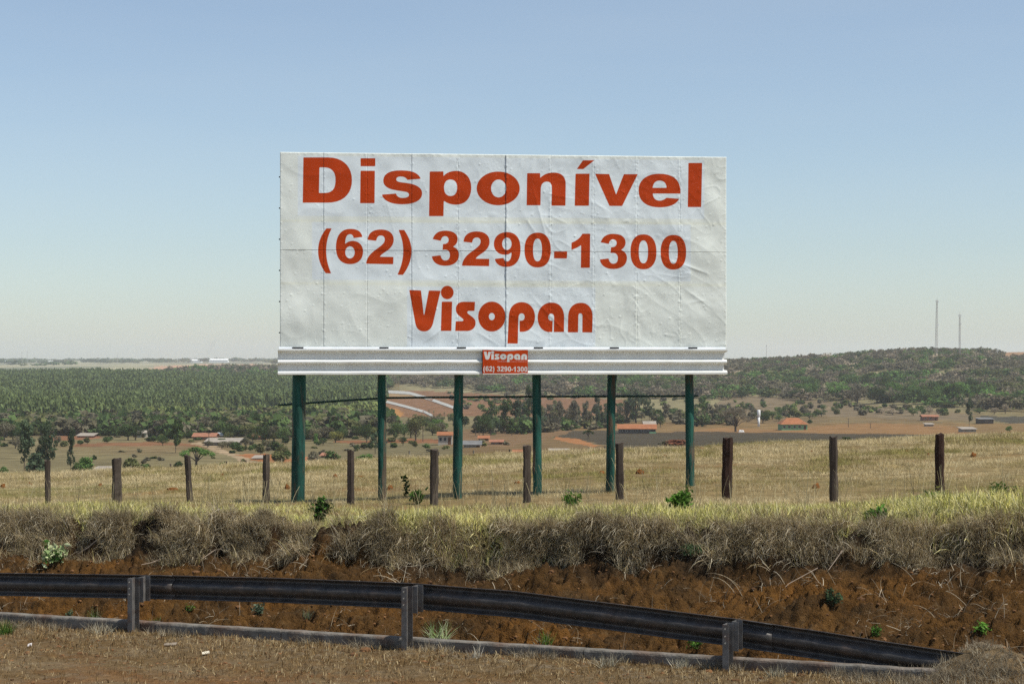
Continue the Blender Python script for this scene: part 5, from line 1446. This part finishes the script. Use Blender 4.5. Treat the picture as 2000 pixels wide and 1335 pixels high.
def house(px, base, wpx, hpx, depth, roof, roofm, wallm, label, rot=0.0, rpx=6, nwin=3, name='house', door=True, base_band=None, plinth=None):
    x, y, z = ground(px, base); m = y / F; W = wpx * m; H = hpx * m; RH = rpx * m; D = depth
    r = root(name, (x, y, z - .1), label, 'house' if name == 'house' else 'building', 'village houses in the valley' if name == 'house' else None)
    r.rotation_euler.z = rot
    w2, d2 = W / 2, D / 2
    b = MB(); b.box(-w2, w2, -d2, d2, -.4, H)
    if roof == 'gable': b.add([(-w2, -d2, H), (-w2, d2, H), (-w2, 0, H + RH * .93)], [(0, 1, 2)]); b.add([(w2, -d2, H), (w2, d2, H), (w2, 0, H + RH * .93)], [(0, 2, 1)])
    b.obj('wall', wallm, r, local=True)
    b = MB(); e = .6; t = .14
    if roof == 'gable':
        P = [(-w2 - e, -d2 - e, H - .1), (w2 + e, -d2 - e, H - .1), (w2 + e, 0, H + RH), (-w2 - e, 0, H + RH), (w2 + e, d2 + e, H - .1), (-w2 - e, d2 + e, H - .1)]
        Q = [(a_, b_, c_ + t) for a_, b_, c_ in P]
        b.add(P + Q, [(0, 3, 2, 1), (3, 5, 4, 2), (6, 7, 8, 9), (9, 8, 10, 11), (0, 1, 7, 6), (5, 11, 10, 4), (1, 2, 8, 7), (2, 4, 10, 8), (0, 6, 9, 3), (3, 9, 11, 5)])
    elif roof == 'hip':
        k = min(w2 * .55, d2)
        P = [(-w2 - e, -d2 - e, H), (w2 + e, -d2 - e, H), (w2 + e, d2 + e, H), (-w2 - e, d2 + e, H), (-w2 + k, 0, H + RH), (w2 - k, 0, H + RH)]
        b.add(P, [(0, 1, 5, 4), (1, 2, 5), (2, 3, 4, 5), (3, 0, 4), (0, 3, 2, 1)])
    else:
        P = [(-w2 - e, -d2 - e, H + .02), (w2 + e, -d2 - e, H + .02), (w2 + e, d2 + e, H + RH), (-w2 - e, d2 + e, H + RH)]; Q = [(a_, b_, c_ + t) for a_, b_, c_ in P]
        b.add(P + Q, [(0, 3, 2, 1), (4, 5, 6, 7), (0, 1, 5, 4), (1, 2, 6, 5), (2, 3, 7, 6), (3, 0, 4, 7)])
    b.obj('roof', roofm, r, local=True)
    if nwin:
        for i in range(nwin):
            cx = -w2 + W * (i + .5) / (nwin + (1 if door else 0)); ww = min(1.3, W / nwin * .45) / 2; h0, h1 = H * .42, H * .80
            b = MB(); b.box(cx - ww, cx + ww, -d2 - .05, -d2 + .02, h0, h1); wf = b.obj('window', M_frame, r, local=True)
            b = MB(); b.box(cx - ww * .78, cx + ww * .78, -d2 - .06, -d2 - .052, h0 + .12, h1 - .12); b.obj('pane', M_pane, wf, local=True)
    if door:
        cx = w2 - W * .5 / (nwin + 1); b = MB(); b.box(cx - .5, cx + .5, -d2 - .05, -d2 + .02, -.1, H * .8); b.obj('door', M_brownd, r, local=True)
    if base_band:
        b = MB(); b.box(w2 - W * base_band, w2 + .3, -d2 - .4, -d2 - .12, -.3, H * .42); b.obj('veranda_wall', M_wallg, r, local=True)
    return r
house(1244, 845.5, 72, 9.5, 9, 'gable', M_tile, M_walld, 'long low orange tiled house between fifth and sixth billboard posts', rot=-.06, rpx=8, nwin=6, base_band=.17)
house(1268, 838, 22, 9, 8, 'gable', M_fibro, M_wallw, 'pale gable rising behind the right end of the long tiled house', rpx=7, nwin=1)
house(1548, 839, 50, 12, 12, 'hip', M_tile, M_wallg, 'hip roofed orange tiled house with green walls on the right pasture', rpx=12, nwin=4)
house(870, 868, 26, 20, 7, 'gable', M_tile, M_wallw, 'pale two storey house with orange roof left of third billboard post', rpx=5, nwin=2)
house(922, 873, 32, 7, 8, 'gable', M_grey, M_wallw, 'grey roofed low house right of the third billboard post', rpx=6, nwin=3)
house(945, 860, 18, 5, 6, 'shed', M_tile, M_wallr, 'small bright orange roof behind the grey roofed house', rpx=4, nwin=1)
house(970, 867, 22, 6, 7, 'gable', M_tile2, M_wallr, 'low red brick shed right of the grey roofed house', rpx=3, nwin=2)
house(605, 907, 20, 7, 9, 'gable', M_tile, M_wallr, 'orange roof peeping over the field brow right of the thickest post', rpx=8, nwin=1)
house(125, 843, 15, 6, 7, 'gable', M_fibro, M_wallr, 'small red walled house high in the left valley', rpx=4, nwin=1)
house(170, 854, 30, 4, 8, 'shed', M_fibro, M_wallr, 'long white roofed shed above the slender eucalyptus', rpx=4, nwin=0, door=False)
house(279, 854, 16, 10, 7, 'gable', M_fibro, M_wallw, 'pink grey house among dark trees above the second fence post', rpx=4, nwin=1)
house(402, 858, 42, 7, 9, 'gable', M_tile2, M_wallr, 'broad faded red house above the umbrella shaped tree', rpx=6, nwin=3)
house(431, 853, 12, 4, 5, 'shed', M_white, M_wallw, 'tiny white roof right of the faded red house', rpx=4, nwin=0, door=False)
house(437, 869, 64, 7, 10, 'shed', M_fibro, M_walld, 'long cream roofed house between third and fourth fence posts', rpx=6, nwin=4)
house(508, 858, 26, 7, 7, 'gable', M_tile2, M_wallr, 'reddish roof partly hidden left of the thickest post', rpx=5, nwin=1)
house(202, 921, 28, 5, 8, 'shed', M_fibro, M_walld, 'flat pale roof showing above the field near the second fence post', rpx=4, nwin=0, door=False)
house(706, 834, 16, 7, 6, 'gable', M_fibro, M_wallw, 'cream house half hidden in the palm grove', rpx=3, nwin=1)
house(508, 896, 20, 3, 7, 'shed', M_fibro, M_wallw, 'low pale shed left of the thickest post', rpx=3, nwin=0, door=False)
house(640, 892, 20, 4, 7, 'shed', M_tile2, M_walld, 'dim brown roof behind the green bushes', rpx=3, nwin=0, door=False)
house(1923, 827, 27, 9, 8, 'shed', M_grey, M_walld, 'dark open shed at far right', rpx=2, nwin=1, name='shed', door=False)
house(1889, 843, 26, 6, 7, 'shed', M_fibro, M_wallw, 'low whitish shed below the slim tree at right', rpx=3, nwin=2, name='shed', door=False)
house(1814, 832, 14, 4, 5, 'shed', M_fibro, M_wallw, 'small white hut on the pasture right of the tenth fence post', rpx=2, nwin=0, name='shed', door=False)
house(1815, 821, 30, 8, 6, 'gable', M_tile2, M_wallr, 'reddish farm building below the hillside wood', rpx=3, nwin=2, name='shed')
house(1092, 882, 32, 3.5, 5, 'shed', M_fibro, M_wallw, 'low white structure behind the field right of the fourth billboard post', rpx=2, nwin=0, name='shed', door=False)
house(1018, 885, 26, 2, 5, 'shed', M_tile, M_wallr, 'low orange sheet roof at the field brow near the seventh fence post', rpx=4, nwin=0, name='shed', door=False)
# pale cars or rocks: low white boulder beside the leafless tree
x, y, z = ground(1448, 843.5); m = y / F
b = MB(); rs = random.Random(4)
pts_ = [(-1, -.6, 0), (1, -.6, 0), (1.05, .6, 0), (-1, .6, 0), (-.7, -.5, .55), (.3, -.5, .8), (.9, .4, .45), (-.6, .45, .75)]
b.add([(x + q[0] * 5.5 * m, y + q[1] * 5 * m, z + q[2] * 6 * m) for q in pts_], [(0, 1, 5, 4), (1, 2, 6, 5), (2, 3, 7, 6), (3, 0, 4, 7), (4, 5, 6, 7)])
o = b.obj('boulder', M_white); tag(o, 'pale boulder at the foot of the leafless tree', 'boulder')
# white water tower
x, y, z = ground(1482, 833); m = y / F
r = root('water_tower', (x, y, z), 'slender white water tower on the pasture right of the leafless tree', 'water tower')
b = MB(); b.tube([(0, 0, -.3), (0, 0, 19.5 * m)], [2.3 * m, 2.3 * m], 12); b.obj('column', M_white, r, smooth=True, local=True)
b = MB(); b.tube([(0, 0, 19 * m), (0, 0, 20 * m), (0, 0, 31.8 * m), (0, 0, 32.5 * m)], [2.3 * m, 3.2 * m, 3.2 * m, 2.6 * m], 12); b.obj('tank', M_white, r, smooth=True, local=True)
# far white warehouses
for px, w_, y_, h_, lb in ((24, 26, 707, 3.5, 'leftmost white warehouse on the far plain'), (111, 30, 708, 2.5, 'low white warehouse on the far plain at left'), (382, 24, 706, 4.5, 'shorter of two white warehouses near the billboard'), (428, 36, 706, 5.5, 'longer white warehouse nearest the billboard on the horizon')):
    Y = 7300.; x = (px - 1000) / F * Y; z = float(far_xy(np.array([x]), np.array([Y]))[0]); m = Y / F
    r = root('warehouse', (x, Y, z), lb, 'warehouse', 'white warehouses on the far plain')
    W, H = w_ * m, (h_ * m) 
    b = MB(); b.box(-W / 2, W / 2, -20, 20, -1, H * .7 + 2); b.obj('wall', M_white, r, local=True)
    b = MB(); b.add([(-W / 2 - 1, -21, H * .7 + 2), (W / 2 + 1, -21, H * .7 + 2), (W / 2 + 1, 0, H + 5), (-W / 2 - 1, 0, H + 5), (W / 2 + 1, 21, H * .7 + 2), (-W / 2 - 1, 21, H * .7 + 2)], [(0, 1, 2, 3), (3, 2, 4, 5)]); b.obj('roof', M_white, r, local=True)
# lattice masts
M_mast = mk('galvanised_mast', base=(.34, .30, .28), var=.1)
def mast(px, top, base, Y, wb, wt, label, dishes, th=.16, lean=0.0):
    x = (px - 1000) / F * Y; z = float(far_xy(np.array([x]), np.array([Y]))[0]); zt_ = CZ + (HY - top) * Y / F; H = zt_ - z
    r = root('lattice_mast', (x, Y, z), label, 'mast')
    n = max(6, int(H / 3.2)); b = MB(); c = MB()
    for k in range(3):
        an = k * 2.0944 + .3
        b.tube([(math.cos(an) * wb, math.sin(an) * wb, -.5), (math.cos(an) * wt + lean, math.sin(an) * wt, H)], th, 4)
    for i in range(n):
        t0, t1 = i / n, (i + 1) / n
        for k in range(3):
            a0, a1 = k * 2.0944 + .3, (k + 1) * 2.0944 + .3
            w0, w1 = wb + (wt - wb) * t0, wb + (wt - wb) * t1
            p0 = (math.cos(a0) * w0 + lean * t0, math.sin(a0) * w0, H * t0); p1 = (math.cos(a1) * w1 + lean * t1, math.sin(a1) * w1, H * t1); p2 = (math.cos(a0) * w1 + lean * t1, math.sin(a0) * w1, H * t1)
            c.tube([p0, p1], th * .6, 3, cap=False); c.tube([p2, p1], th * .6, 3, cap=False)
    b.obj('leg_frame', M_mast, r, local=True); tag(c.obj('bracing', M_mast, r, local=True), kind='stuff')
    for t_, s_, sx in dishes:
        d = MB(); zz = H * t_; d.tube([(sx * (wt + .5) + lean * t_, -wt - .1, zz), (sx * (wt + .5) + lean * t_, -wt - .9, zz)], [s_, s_ * .9], 10); d.obj('dish', M_white, r, local=True)
    for k in range(3):
        an = k * 2.0944; d = MB(); d.box(-.25, .25, -.12, .12, H - 2.4, H + .2, Matrix.Translation((math.cos(an) * (wt + 1.0) + lean, math.sin(an) * (wt + 1.0), 0))); d.obj('antenna_panel', M_white, r, local=True)
    d = MB(); d.tube([(lean, 0, H), (lean, 0, H + 3.2)], .09, 4); d.obj('lightning_rod', M_mast, r, local=True)
mast(1828.5, 586, 684, 2060, 1.9, .8, 'taller of the two lattice radio masts on the hilltop', [(.58, .9, 1), (.55, .7, -1), (.97, .8, 1)], lean=.9)
mast(1874.5, 614, 682, 2060, 1.3, .8, 'shorter lattice radio mast right of the taller one', [(.8, .8, 1), (.62, .7, -1)])
for px, top, lb in ((1497, 672, 'hair thin mast on the skyline just right of the billboard'), (43, 686, 'taller thin mast on the far left horizon'), (53, 684, 'thin mast beside its twin on the far left horizon'), (229, 692, 'faint thin pole on the far left horizon')):
    Y = 2300 if px > 1000 else 6600; x = (px - 1000) / F * Y; z = float(far_xy(np.array([x]), np.array([Y]))[0]); zt_ = CZ + (HY - top) * Y / F
    r = root('thin_mast', (x, Y, z), lb, 'mast'); b = MB(); b.tube([(0, 0, -1), (0, 0, zt_ - z)], [.3 * Y / 2300, .12 * Y / 2300], 5); b.obj('pole', M_mast, r, local=True)
    b = MB(); b.tube([(0, 0, (zt_ - z) * .9), (0, 0, (zt_ - z) * .93)], .55 * Y / 2300, 6); b.obj('antenna', M_mast, r, local=True)
x = (1876 - 1000) / F * 2050; z = float(far_xy(np.array([x]), np.array([2050.]))[0])
r = root('equipment_hut', (x, 2050, z), 'pale equipment hut at the foot of the shorter mast', 'hut')
b = MB(); b.box(-3.2, 3.2, -2, 2, -1, 4.5); b.obj('wall', M_wallw, r, local=True); b = MB(); b.box(-3.5, 3.5, -2.3, 2.3, 4.52, 4.8); b.obj('roof', M_fibro, r, local=True)
# utility poles and isolated posts in the valley
for i, (px, base, h, lb) in enumerate(((1657, 834, 18, 'dead pole standing alone on the right pasture'), (826, 862, 30, 'utility pole left of the third billboard post'), (929, 850, 20, 'utility pole behind the grey roofed house'),
                     (936, 849, 18, 'second utility pole behind the grey roofed house'), (408, 870, 26, 'utility pole by the faded red house'), (1090, 842, 30, 'pale utility pole among the thin trees'), (1700, 836, 10, 'low pole on the right pasture'))):
    x, y, z = ground(px, base); m = y / F
    r = root('utility_pole', (x, y, z), lb, 'utility pole'); b = MB(); b.tube([(0, 0, -.3), (0, 0, h * m)], [.17, .12], 6); b.obj('shaft', M_TRUNK, r, local=True)
    b = MB(); b.box(-.8, .8, -.06, .06, h * m * .93, h * m * .93 + .12); b.obj('crossarm', M_TRUNK, r, local=True)
# smoke rising on the horizon
b = MB(); Y = 8200.; rs = random.Random(2)
P = [((400 - 1000) / F * Y, Y, CZ + (HY - 703) * Y / F), ((404 - 1000) / F * Y, Y, CZ + (HY - 694) * Y / F), ((409 - 1000) / F * Y, Y, CZ + (HY - 684) * Y / F), ((414 - 1000) / F * Y, Y, CZ + (HY - 674) * Y / F), ((422 - 1000) / F * Y, Y, CZ + (HY - 664) * Y / F)]
b.tube(P, [4, 6, 9, 12, 8], 8)
M_smoke = bpy.data.materials.new('smoke'); M_smoke.use_nodes = True; t = M_smoke.node_tree; t.nodes.clear()
so = t.nodes.new('ShaderNodeOutputMaterial'); sv = t.nodes.new('ShaderNodeVolumePrincipled'); sv.inputs['Density'].default_value = .008; sv.inputs['Color'].default_value = (.45, .45, .46, 1)
t.links.new(sv.outputs[0], so.inputs['Volume']); tag(b.obj('smoke', M_smoke), kind='stuff')

# ------------------------------------------------------------------ reddish earth mounds on the field
M_mound = mk('termite_mound_earth', base=(.165, .068, .022), var=.4, vscale=9, bump=.03, bscale=18, rough=.95, spec=.05)
mounds = [(6, 951, 12, 7), (58, 949, 9, 8), (196, 949, 9, 7), (240, 928, 7, 5), (337, 956, 20, 6), (434, 932, 10, 8), (561, 955, 11, 11), (655, 932, 9, 8), (704, 932, 13, 5), (762, 956, 14, 10), (1176, 926, 16, 8), (1250, 925, 16, 11),
          (1011, 944, 14, 6), (1299, 892, 11, 5), (1370, 876, 12, 4), (1594, 953, 16, 11), (1901, 892, 12, 10), (1813, 890, 6, 7), (1770, 882, 7, 4), (1585, 883, 6, 5), (1160, 890, 8, 6), (850, 918, 8, 4)]
def field_hit(px, py, lo=26.0, hi=112.0):
    Y = np.linspace(lo, hi, 1200); X = (px - 1000) / F * Y; z = near_z(X, Y); v = HY - (z - CZ) * F / Y
    k = np.where(v <= py)[0]; k = k[0] if len(k) else int(np.argmin(v))
    return float(X[k]), float(Y[k]), float(z[k])
def place_word(px):
    n_, m_ = min(_marks, key=lambda q: abs(q[0] - px)); return ('left' if px < n_ else 'right') + ' of the %s fence post' % m_
for i, (px, py, wd, h) in enumerate(mounds):
    x, y, z = field_hit(px, py); m = y / F; rs = random.Random(700 + i)
    bm = bmesh.new(); bmesh.ops.create_icosphere(bm, subdivisions=3, radius=1)
    for v in bm.verts:
        p = v.co.copy(); q = 1 + .28 * float(vn(np.array([p.x * 1.7 + i]), np.array([p.y * 1.7 + p.z * 1.3]), 700)[0]) + .12 * float(vn(np.array([p.x * 5 + i]), np.array([p.y * 5 + p.z * 4]), 701)[0])
        v.co = Vector((p.x * q * wd * m / 2, p.y * q * wd * m / 2.2, max(p.z, -.3) * q * h * m * .95 - .01))
    me = bpy.data.meshes.new('earth_mound'); bm.to_mesh(me); bm.free(); me.materials.append(M_mound)
    for pl in me.polygons: pl.use_smooth = True
    o = link(bpy.data.objects.new('earth_mound', me)); o.location = (x, y, z)
    tag(o, '%s reddish earth mound, %s on the dry field, %s' % ('larger' if wd * h > 110 else 'small' if wd * h > 50 else 'tiny', 'near' if py > 940 else 'midway' if py > 908 else 'far off', place_word(px)), 'earth mound', 'reddish mounds on the dry field')

for o_ in [q for q in SC.objects if q.name.startswith('earth_mound')]:
    if o_.name == 'earth_mound': o_['label'] = 'small reddish earth mound at the very left edge of the dry field'
    if o_.name == 'earth_mound.018': o_['label'] = 'tiny reddish earth mound far off, midway between tenth and eleventh fence posts'

# ------------------------------------------------------------------ shrubs and weeds
def leafy(name, px, py, hpx, wpx, n, col, label, leaf=.035, stems=7, on='crest', upright=.3, seed=1, shape=1.6, wide=.45, cat='shrub', stemcol=(.12, .09, .05)):
    rs = random.Random(seed)
    if on == 'crest': x, y, z = field_hit(px, py, 22.5, 60)
    else:
        Y = np.linspace(17.5, 34, 1500); X = (px - 1000) / F * Y; zz = near_z(X, Y); v = HY - (zz - CZ) * F / Y; k = np.where(v <= py)[0]; k = k[0] if len(k) else -1
        x, y, z = float(X[k]), float(Y[k]), float(zz[k])
    m = y / F; H = hpx * m; W = wpx * m
    r = root(name, (x, y, z), label, cat)
    sb = MB(); lb = MB()
    tips = []
    for _ in range(stems):
        th = rs.uniform(0, 6.28); q = rs.random() ** .6 * W / 2; hh = H * rs.uniform(.55, 1) * (1 - .35 * q / (W / 2 + 1e-6))
        p0 = Vector((0, 0, -.02)); p2 = Vector((math.cos(th) * q, math.sin(th) * q * .8, hh)); p1 = p0.lerp(p2, .5) + Vector((rs.uniform(-.1, .1) * W, 0, .08 * H))
        sb.tube([p0, p1, p2], [.006, .004, .002], 4, col=stemcol); tips.append((p0, p1, p2))
    for _ in range(n):
        p0, p1, p2 = rs.choice(tips); t = rs.uniform(.3, 1.02)
        c = (p0.lerp(p1, t * 2) if t < .5 else p1.lerp(p2, t * 2 - 1)) + Vector((rs.gauss(0, 1), rs.gauss(0, 1), rs.gauss(0, 1))) * leaf * .8
        L_ = leaf * rs.uniform(.6, 1.3); th = rs.uniform(0, 6.28); el = rs.uniform(-.5, 1.2)
        d = Vector((math.cos(th) * math.cos(el), math.sin(th) * math.cos(el), math.sin(el))); s_ = d.cross(Vector((rs.gauss(0, 1), rs.gauss(0, 1), rs.gauss(0, 1)))).normalized() * L_ * wide
        f = rs.uniform(.65, 1.35); cc = tuple(q * f for q in rs.choice(col)); u = s_.cross(d).normalized() * L_ * .12
        lb.add([c - d * L_, c - d * L_ * .2 + s_ + u, c + d * L_, c - d * L_ * .2 - s_ + u], [(0, 1, 2), (0, 2, 3)], cc)
    sb.obj('stem', M_blade, r, local=True); o = lb.obj('leaves', M_blade, r, local=True)
    if len(lb.f) > 0: o['kind'] = 'stuff'
    return r
GR = [(.07, .15, .03), (.10, .20, .035), (.05, .11, .025)]; BR = [(.12, .24, .04), (.09, .19, .03), (.16, .27, .06)]; DK = [(.045, .08, .025), (.06, .10, .03), (.03, .055, .02)]; PL = [(.42, .44, .25), (.34, .38, .19), (.25, .33, .14)]
L = leafy
L('leafy_shrub', 625, 1022, 48, 46, 420, DK + GR[:1], 'dark green leafy shrub in the grass below the fifth fence post', leaf=.04, seed=1)
L('leafy_shrub', 628, 990, 26, 14, 60, GR, 'small green sprig right of the thickest billboard post', leaf=.035, seed=2)
L('tall_weed', 793, 972, 44, 14, 40, DK, 'upright dark weed with few leaves left of the sixth fence post', leaf=.05, stems=3, seed=3, wide=.6)
L('leafy_shrub', 812, 984, 32, 44, 110, GR + DK, 'broad leaved low shrub at the foot of the sixth fence post', leaf=.055, seed=4, wide=.6)
L('leafy_shrub', 1116, 990, 34, 56, 260, GR + [(.14, .19, .05)], 'spiky green shrub between the fourth and fifth billboard posts', leaf=.05, seed=5, wide=.22)
L('leafy_shrub', 1325, 1000, 54, 46, 260, BR, 'vivid green leafy shrub at the foot of the sixth billboard post', leaf=.05, seed=6, wide=.5)
L('leafy_shrub', 1345, 972, 26, 20, 60, BR, 'small vivid green sprig touching the sixth billboard post', leaf=.045, stems=4, seed=7, wide=.5)
L('leafy_shrub', 1705, 1022, 34, 76, 300, BR[:2] + GR, 'wide green shrub spilling over the bank right of the tenth fence post', leaf=.045, seed=8)
L('leafy_shrub', 1820, 985, 28, 70, 260, GR + [(.25, .26, .07)], 'green shrub in the crest grass under the eleventh fence post', leaf=.05, seed=9, wide=.3)
L('leafy_shrub', 1955, 975, 34, 60, 260, GR + [(.25, .26, .07)], 'green shrub at the right edge of the crest', leaf=.05, seed=10, wide=.3)
L('leafy_shrub', 104, 1104, 56, 44, 240, PL + GR[:1], 'pale variegated leafy plant hanging on the bank at left', leaf=.045, seed=11, on='bank', wide=.5)
L('fern_weed', 1352, 1086, 30, 44, 300, [(.10, .17, .08), (.13, .2, .10), (.08, .14, .06)], 'grey green fern like plant under the bank lip', leaf=.035, seed=12, on='bank', wide=.2)
L('weed', 1917, 1238, 24, 26, 90, BR, 'bright green weed on the bare soil at far right', leaf=.035, seed=13, on='bank', wide=.3)
L('weed', 1712, 1240, 22, 22, 120, GR, 'small dark green weed just above the sinking rail end', leaf=.025, seed=14, on='bank', wide=.35)
L('weed', 1622, 1180, 30, 60, 200, [(.06, .10, .05), (.08, .12, .06)], 'faint dusty green creeper on the bank above the rail', leaf=.025, seed=15, on='bank', wide=.4)
L('weed', 505, 1200, 26, 26, 110, [(.10, .15, .09), (.14, .18, .12)], 'grey green weed under the middle of the guardrail', leaf=.03, seed=16, on='bank', wide=.4)
L('weed', 370, 1195, 16, 20, 70, BR, 'small bright weed under the rail right of its first post', leaf=.025, seed=17, on='bank', wide=.3)
L('weed', 135, 1212, 28, 10, 60, [(.12, .18, .10)], 'thin upright grey green weed left of the first rail post', leaf=.03, stems=3, seed=18, on='bank', wide=.3)
L('weed', 1362, 1268, 22, 40, 110, GR, 'low green weed left of the third rail post', leaf=.03, seed=19, on='bank', wide=.3)
L('weed', 1500, 1240, 12, 16, 40, GR, 'tiny weed above the third rail post', leaf=.025, seed=20, on='bank')
def tuft(px, py, h, w_, cols, label, seed, n=70, on='bank', wd=.009):
    Y = np.linspace(17.5, 60, 2500); X = (px - 1000) / F * Y; zz = near_z(X, Y); v = HY - (zz - CZ) * F / Y; k = np.where(v <= py)[0][0]
    x, y, z = float(X[k]), float(Y[k]), float(zz[k]); m = y / F
    o = blade_mesh('grass_tuft', n, w_ * m * .28, h * m * .6, h * m * 1.15, wd, cols, lean=1.0, curl=.6, seg=3, seed=seed)
    o.name = 'grass_tuft'; o.data.name = 'grass_tuft'; link(o); o.location = (x, y, z)
    tag(o, label, 'grass tuft')
tuft(12, 1238, 34, 44, BR + GR, 'lush green grass tuft at the left edge of the verge', 1, 160)
tuft(855, 1248, 44, 70, [(.34, .42, .20), (.22, .34, .10), (.42, .44, .28)], 'pale green grass tuft behind the kerb right of the second rail post', 2, 90)
tuft(186, 1210, 26, 26, GR + [(.3, .34, .2)], 'thin green tuft left of the first rail post', 3, 40)
tuft(300, 1218, 18, 40, GR + [(.3, .34, .2)], 'low green tuft right of the first rail post behind the kerb', 4, 50)
tuft(1068, 1256, 30, 36, BR, 'bright green tuft behind the kerb midway between rail posts', 5, 50)
tuft(1060, 1255, 26, 70, [(.40, .38, .28), (.3, .3, .2)], 'straw coloured tuft around the bright green one', 6, 60)
tuft(600, 1206, 24, 30, [(.3, .3, .2), (.2, .24, .12)], 'dull tuft under the rail left of its second post', 7, 40)
tuft(1188, 1300, 34, 70, [(.42, .38, .28), (.34, .3, .2), (.5, .46, .36)], 'bleached straw tuft in front of the kerb at centre right', 8, 90)
tuft(1330, 1304, 30, 60, [(.42, .38, .28), (.34, .3, .2), (.5, .46, .36)], 'bleached straw tuft left of the third rail post', 9, 80)
tuft(930, 1285, 30, 40, [(.5, .46, .38), (.4, .36, .28)], 'whitish straw tuft on the verge before the kerb', 10, 50)
tuft(1515, 1320, 30, 60, [(.46, .44, .34), (.34, .3, .2)], 'bleached tuft before the kerb right of the third rail post', 11, 80)
tuft(200, 1236, 26, 90, [(.42, .38, .28), (.26, .22, .15)], 'flattened dry tuft over the kerb left of the first rail post', 12, 110)
# two dead branches and scraps
M_dead = mk('dead_wood', base=(.26, .20, .15), var=.3, vscale=8, stretch=(1, 1, 1))
def stick(p, label, r=.012, name='dead_branch'):
    P = []
    for px, py, dz in p:
        Y = np.linspace(17.5, 40, 1500); X = (px - 1000) / F * Y; zz = near_z(X, Y); v = HY - (zz - CZ) * F / Y; k = np.where(v <= py)[0][0]
        P.append(Vector((float(X[k]), float(Y[k]), float(zz[k]) + dz)))
    b = MB(); b.tube(P, [r * (1 - .6 * i / (len(P) - 1)) for i in range(len(P))], 6); o = b.obj(name, M_dead); tag(o, label, 'branch')
stick([(1655, 1032, .02), (1630, 1040, .05), (1590, 1052, .04)], 'pale dead branch lying under the crest grass at right', .016)
stick([(318, 1096, .03), (296, 1106, .05), (276, 1114, .06)], 'thin brown cane behind the first rail post')
stick([(440, 1073, .03), (420, 1085, .05), (395, 1102, .06)], 'thin brown cane sticking out of the bank at left')
stick([(190, 1065, .05), (170, 1076, .04), (152, 1086, .04)], 'short pale branch in the hanging grass at left', .016)
stick([(1597, 1114, .03), (1540, 1146, .03), (1528, 1160, .02)], 'thin root trailing down the bank at right', .006)
stick([(1645, 1085, .05), (1637, 1105, .12), (1618, 1124, .05)], 'broken pale cane beside the orange clod', .010)
def scrap(px, py, wpx, hpx, col, label, rot=.3):
    Y = np.linspace(17.5, 40, 1500); X = (px - 1000) / F * Y; zz = near_z(X, Y); v = HY - (zz - CZ) * F / Y; k = np.where(v <= py)[0][0]
    x, y, z = float(X[k]), float(Y[k]), float(zz[k]); m = y / F
    b = MB(); w_, h_ = wpx * m / 2, hpx * m
    b.add([(-w_, -.01, .004), (w_ * .9, -.012, .01), (w_, .03, .02 + h_ * .4), (-w_ * .9, .028, .012 + h_ * .3), (-w_, -.01, .012), (w_ * .9, -.012, .018), (w_, .03, .03 + h_ * .4), (-w_ * .9, .028, .02 + h_ * .3)],
          [(0, 3, 2, 1), (4, 5, 6, 7), (0, 1, 5, 4), (1, 2, 6, 5), (2, 3, 7, 6), (3, 0, 4, 7)])
    o = b.obj('scrap', mk('scrap_' + str(px), base=col, var=.1)); o.location = (x, y, z + .01); o.rotation_euler.z = rot; tag(o, label, 'scrap')
scrap(402, 1279, 15, 4, (.62, .55, .42), 'pale wood chip on the verge right of the first rail post', .35)
scrap(332, 1262, 26, 4, (.25, .2, .15), 'brown flat wood strip on the verge near the kerb', -.05)
scrap(58, 1264, 8, 5, (.6, .55, .52), 'small white scrap on the verge at left', .2)
scrap(1000 + 103 * .0 + 103, 1277, 8, 8, (.55, .56, .52), 'white paper scrap against the kerb', .1)
scrap(1620, 1312, 20, 6, (.5, .47, .45), 'whitish stone scrap before the kerb at right', .1)

# neighbours of one look are told apart by their order from the left
_same = {}
for px_, o_ in BELT: _same.setdefault(o_['label'], []).append((px_, o_))
for lb_, q_ in _same.items():
    if len(q_) > 1:
        q_.sort(key=lambda t: t[0])
        for i_, (px_, o_) in enumerate(q_):
            w_ = ['left', 'right'] if len(q_) == 2 else ['left', 'centre', 'right'] if len(q_) == 3 else ['leftmost', 'second', 'third', 'fourth', 'fifth', 'sixth', 'seventh'][:len(q_)]
            t_ = lb_ + (' ' + w_[i_] if i_ < len(w_) else '')
            if len(t_.split()) > 16: t_ = t_.replace(' of the ', ' of ').replace('above the ', 'above ')
            o_['label'] = t_
